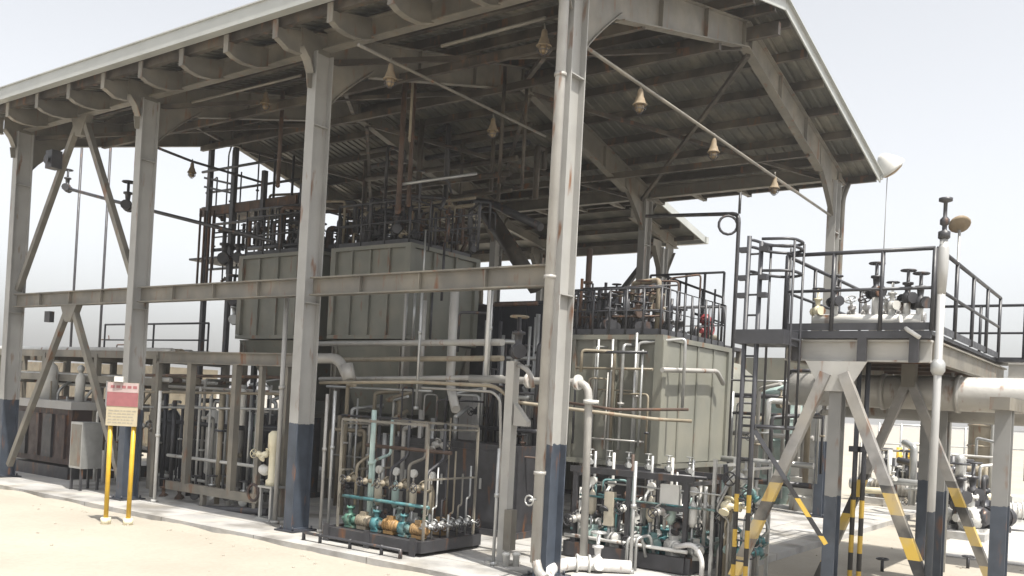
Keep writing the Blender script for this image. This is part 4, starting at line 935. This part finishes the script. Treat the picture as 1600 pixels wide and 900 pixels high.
# banks of small pipework that fill the plant
def bank(label, x0, x1, y0, y1, X0, X1, nv, nh, mats, rs, seed, floor=False, nval=0):
    rr = random.Random(seed); c = A((x0+x1)/2, y1, X=(X0+X1)/2); t = thing('pipe_bank', label, 'pipework', tuple(c))
    for k in range(nv):
        px = x0+(x1-x0)*(k+rr.uniform(.1, .9))/nv; X = rr.uniform(X0, X1); b_ = A(px, y1, X=X); top = A(px, y0+(y1-y0)*rr.uniform(0, .45), X=X).z
        zb = 0 if floor else b_.z+rr.uniform(0, .5)*(top-b_.z)*.5
        r = rr.choice(rs); P = [V((b_.x, b_.y, zb)), V((b_.x, b_.y, top))]
        if rr.random() < .55: P.append(P[-1]+V((rr.choice((-.3, .3, .6)), rr.uniform(-.8, .8), rr.choice((0, 0, .1)))))
        if len(P) > 2 and rr.random() < .5: P.append(P[-1]+V((0, 0, -rr.uniform(.2, .6)*(top-zb))))
        MB().tube(P, r, 6, .08).build('pipe', M[rr.choice(mats)], t)
        if rr.random() < .35: f = MB(); flange(f, P[0].lerp(P[1], rr.uniform(.2, .8)), (0, 0, 1), r*2.1, .02); f.build('flange', M[rr.choice(mats)], t)
    for k in range(nh):
        y = y0+(y1-y0)*(k+rr.uniform(.2, .8))/nh; X = rr.uniform(X0, X1); a_ = A(x0+rr.uniform(0, .2)*(x1-x0), y, X=X); b_ = A(x1-rr.uniform(0, .2)*(x1-x0), y, X=X); z = (a_.z+b_.z)/2
        if z > .05: MB().tube([(a_.x, a_.y, z), (b_.x, b_.y, z)], rr.choice(rs), 6).build('pipe', M[rr.choice(mats)], t)
    for k in range(nval):
        p_ = A(rr.uniform(x0, x1), rr.uniform(y0+.3*(y1-y0), y1), X=rr.uniform(X0, X1)); p_.z = max(p_.z, .15)
        valve(t, p_, rr.uniform(.6, .95), rr.choice(mats), 'dark', rr.choice(((-1, 0, 0), (0, -1, 0), (0, 0, 1))))
    return t
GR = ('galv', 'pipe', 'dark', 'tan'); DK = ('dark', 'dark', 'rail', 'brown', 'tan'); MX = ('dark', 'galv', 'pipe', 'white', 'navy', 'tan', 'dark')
bank('tangle of thin upright pipes below the right raised filter tank, behind the dosing skid', 510, 700, 600, 770, 2.0, 3.4, 20, 5, GR, (.02, .03, .045), 11, True, 6)
bank('crowded small upright pipes and valves inside the grey pipe frame', 232, 455, 590, 770, 1.1, 2.8, 26, 6, MX, (.025, .04, .06), 12, True, 10)
bank('brownish tangle of pipes below the far left pipe rack', 57, 225, 590, 740, 1.0, 2.6, 18, 6, ('tan', 'brown', 'galv', 'dark', 'white'), (.025, .04, .06), 13, True, 8)
bank('thin pipes lining the shaded front of the sunlit box tank', 890, 1020, 530, 725, 3.2, 3.5, 9, 3, ('galv', 'tan', 'dark', 'pipe'), (.015, .02, .03), 14, False, 0)
bank('dense low thicket of risers and valves on and behind the right dosing skid', 885, 1150, 735, 870, 1.9, 3.3, 34, 7, ('galv', 'dark', 'teal', 'white', 'dark', 'pipe', 'mint'), (.015, .02, .03), 15, False, 22)
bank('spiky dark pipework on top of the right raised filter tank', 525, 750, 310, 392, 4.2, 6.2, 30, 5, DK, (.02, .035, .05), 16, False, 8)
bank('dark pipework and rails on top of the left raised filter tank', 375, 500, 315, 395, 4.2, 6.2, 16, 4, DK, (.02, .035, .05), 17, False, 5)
bank('dark pipework between the square post and the front column', 745, 850, 455, 760, 2.4, 5.5, 16, 5, ('dark', 'galv', 'dark', 'brown'), (.02, .03, .05), 18, False, 8)
bank('dark crowded pipework and valves on top of the sunlit box tank', 890, 1060, 435, 522, 4.0, 6.0, 24, 5, DK, (.02, .03, .05), 19, False, 8)
bank('tall dark pipes and cross lines around the brown access tower', 308, 470, 235, 470, 5.2, 6.8, 12, 6, DK, (.025, .04), 20, False, 4)
bank('pipes and cross lines behind the caged ladder', 1105, 1290, 575, 760, 5.0, 9.0, 16, 6, ('galv', 'dark', 'galv', 'pipe', 'tan'), (.025, .04, .06), 21, False, 4)
bank('far yard pipes seen between the platform column and slim pole', 1330, 1560, 690, 790, 12, 22, 18, 4, ('galv', 'white', 'pipe', 'dark', 'tan'), (.04, .06, .1), 22, False, 8)
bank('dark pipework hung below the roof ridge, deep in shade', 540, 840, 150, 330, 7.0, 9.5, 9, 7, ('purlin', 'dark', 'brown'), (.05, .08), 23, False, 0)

# added casings that darken black gaps and block bounce from the ground beyond
def casing(label, x0, x1, y0, y1, h, m, doors=4, seed=1):
    t = thing('added_casing', label, 'cabinet', (x0, y0, 0)); MB().bx(x0, x1, y0, y1, .12, h).build('casing', M[m], t); MB().bx(x0-.05, x1+.05, y0-.05, y1+.05, 0, .119).build('base_frame', M['dark'], t)
    for k in range(doors):
        a = y0+(y1-y0)*k/doors+.05; b_ = y0+(y1-y0)*(k+1)/doors-.05; o = MB().bx(x0-.03, x0-.001, a, b_, .25, h-.12).build('door', M[m], t); MB().bx(x0-.06, x0-.031, b_-.1, b_-.06, h*.5, h*.5+.2).build('handle', M['galv'], o)
    rr = random.Random(seed)
    for k in range(6):
        y = rr.uniform(y0+.2, y1-.2); x = rr.uniform(x0+.1, x1-.2); z = h+rr.uniform(.3, 1.1)
        MB().tube([(x, y, h), (x, y, z), (x, y+rr.uniform(-.8, .8), z), (x+.4, y, z+.2)], rr.choice((.03, .05)), 6, .1).build('pipe', M[rr.choice(('dark', 'tan', 'brown', 'galv'))], t)
    return t
casing('added dark box row filling the black gap behind the left dosing skid', 2.6, 3.5, 2.4, 6.2, 1.7, 'dark', 4, 1)
casing('added dark box row darkening the gap behind the grey pipe frame', 3.3, 4.0, 9.2, 13.0, 1.9, 'dark', 5, 2)
casing('added dark box row darkening the gap beneath the sunlit box tank', 4.4, 6.2, .5, 2.2, 1.25, 'dark', 3, 3)
casing('long added casing at the back blocking bounce light beneath the far eave', 11.2, 12.2, 2.5, 10.5, 2.9, 'tank', 8, 4)
casing('added dark casing at the far back left blocking bounce light beneath the far eave', 10.6, 12.0, 11.5, 16.0, 3.0, 'dark', 5, 5)
casing('added grey block behind the lean-to canopy, blocking ground bounce', 21.0, 24.0, 3.0, 16.0, 4.6, 'tank', 8, 6)
casing('long grey plant house beyond the far left end of the canopy', 9.0, 12.0, 24.0, 34.0, 3.2, 'tan', 6, 7)
for x, y, lab in ((6.0, 6.25, 'grey pedestal column with dark foot behind the left dosing skid'), (6.2, 4.7, 'grey pedestal column with dark foot left of the front column in deep shade')):
    t = thing('pedestal_column', lab, 'column', (x, y, 0)); MB().bx(x-.16, x+.16, y-.2, y+.2, .04, 2.6).build('column', M['ped'], t); MB().bx(x-.3, x+.3, y-.3, y+.3, 0, .04).build('base_plate', M['navy'], t)

# ------------------------------------------------------------------ right background
def round_tank(label, px, pybase, pytop, wpx, D, m):
    b = A(px, pybase, D=D); b.z = -.12; t = A(px, pytop, D=D).z; r = wpx/2*D/FPX
    v = thing('storage_tank', label, 'tank', tuple(b), 'pale tanks behind the platform')
    MB().lathe(b, [(r, 0), (r, t*.93), (r*.97, t*.96), (r*.3, t*1.02), (.1, t*1.03)], 28).build('shell', M[m], v)
    for k in range(1, 5): MB().ring(b+V((0, 0, t*.93*k/5)), r+.01, .04, (0, 0, 1), 28, 4).build('hoop', M[m], v)
    MB().tube([b+V((-r-.05, -.3, .3)), b+V((-r-.05, -.3, t)), b+V((-r*.5, -.2, t+.25))], .06, 7, .2).build('pipe', M['galv'], v); return v
round_tank('pale green round tank seen between ladder and left striped brace', 1215, 775, 600, 66, 27, 'mint')
round_tank('pale grey round tank seen just left of the platform column', 1265, 770, 640, 60, 25, 'white')
round_tank('pale grey tank behind the right end of the sunlit box tank', 1115, 740, 592, 55, 22, 'galv')
round_tank('brownish tall tank at the right edge behind the striped brace', 1536, 740, 615, 46, 30, 'tan')
FN = thing('pipe_fence', 'thin white pipe fence crossing the yard behind the platform', 'fence', tuple(A(1460, 745, Z=-.12)))
a, b = A(1370, 745, Z=-.12), A(1600, 752, Z=-.12)
for k in range(8):
    q = a.lerp(b, k/7); MB().cyl(q, q+V((0, 0, 2.6)), .05, 6).build('post', M['galv'], FN)
for z in (2.55, 1.6): MB().tube([a+V((0, 0, z)), b+V((0, 0, z))], .04, 6).build('rail', M['galv'], FN)
rnd = random.Random(33)
for i, (px, py, D, lab) in enumerate(((1395, 765, 30, 'cluster of small grey pumps in the yard left of the slim pole'), (1430, 770, 29, 'second cluster of grey yard piping just left of the slim pole'), (1520, 770, 24, 'dark blue and white valve cluster in the yard near the right edge'), (1500, 790, 22, 'low valve cluster before the brownish tank at right'))):
    b = A(px, py, D=D); b.z = -.12; v = thing('yard_pump', lab, 'pump', tuple(b), 'pump clusters in the yard')
    MB().box(b+V((0, 0, .1)), (2.0, 1.4, .2)).build('plinth', M['conc'], v)
    for k in range(2): pump(v, b+V((rnd.uniform(-.6, .2), -.4+.7*k, .2)), 1.9, ('galv', 'galv', 'navy', 'white')[i], ('galv', 'steel', 'white', 'dark')[i], rnd.uniform(0, 6))
    for k in range(4):
        x, y = rnd.uniform(-.8, .8), rnd.uniform(-.5, .5); h = rnd.uniform(.7, 1.7); MB().tube([b+V((x, y, .2)), b+V((x, y, h)), b+V((x+.5, y, h)), b+V((x+.5, y+.1, .2))], .06, 7, .15).build('pipe', M[rnd.choice(('galv', 'white', 'pipe', 'dark'))], v)
    for k in range(2): valve(v, b+V((rnd.uniform(-.8, .8), rnd.uniform(-.5, .5), 1.0)), 1.8, 'dark', 'dark')
ky = thing('pipe_kerb', 'long low grey kerb with pipes crossing the yard behind the striped braces', 'kerb', tuple(A(1300, 790, Z=-.12)))
a, b = A(1355, 800, Z=-.12), A(1600, 818, Z=-.12)
MB().beam(A(1340, 770, Z=0.05), A(1600, 785, Z=.05), .5, .3).build('kerb', M['conc'], ky); MB().tube([A(1340, 765, Z=.35), A(1600, 779, Z=.35)], .1, 8).build('pipe', M['cream'], ky)
lb = thing('concrete_block', 'low concrete plinth with yellow edge seen between the left striped braces', 'plinth', tuple(A(1235, 785, Z=-.12)))
q = A(1235, 785, Z=-.12); MB().box(q+V((0, 0, .18)), (3.0, 2.2, .36), .4).build('plinth', M['conc'], lb); MB().box(q+V((0, 0, .385)), (3.02, 2.22, .05), .4).build('edge', M['yellow'], lb)
yb_ = thing('yellow_bollard', 'small yellow bollard frame in the yard behind the right striped brace', 'bollard', tuple(A(1415, 745, Z=-.12)))
q = A(1412, 750, Z=-.12)
for k in (-.3, .3): MB().cyl(q+V((k*.7, -k*.7, 0)), q+V((k*.7, -k*.7, 1.5)), .12, 10).build('post', M['yellow'], yb_)
MB().tube([q+V((-.21, .21, 1.1)), q+V((.21, -.21, 1.1))], .06, 7).build('bar', M['yellow'], yb_)
for i, (px, py) in enumerate(((1378, 893), (1512, 888))):
    c = A(px, py, Z=-.12); o = MB().cyl(c, c+V((0, 0, .22)), .03, 7).ring(c+V((0, 0, .22)), .1, .016, (0, 0, 1), 12, 4).cyl(c+V((-.1, 0, .22)), c+V((.1, 0, .22)), .012, 5)
    tag(o.build('ground_valve', M['dark'], org=c), ('small dark ground valve wheel between the middle striped braces', 'small dark ground valve wheel right of the slim pole foot')[i], 'valve')
hz = MB().bx(-400, 900, -500, 900, -1.2, 14).build('haze', bpy.data.materials.new('haze_air'))
hm = hz.data.materials[0]; hm.use_nodes = True; hm.node_tree.nodes.remove(hm.node_tree.nodes['Principled BSDF'])
pv = hm.node_tree.nodes.new('ShaderNodeVolumePrincipled'); pv.inputs['Color'].default_value = (.93, .93, .93, 1); pv.inputs['Density'].default_value = .0013; pv.inputs['Anisotropy'].default_value = .3
hm.node_tree.links.new(pv.outputs[0], hm.node_tree.nodes['Material Output'].inputs['Volume']); tag(hz, kind='stuff')
for o in list(bpy.data.objects):
    if '_o' in o: del o['_o']
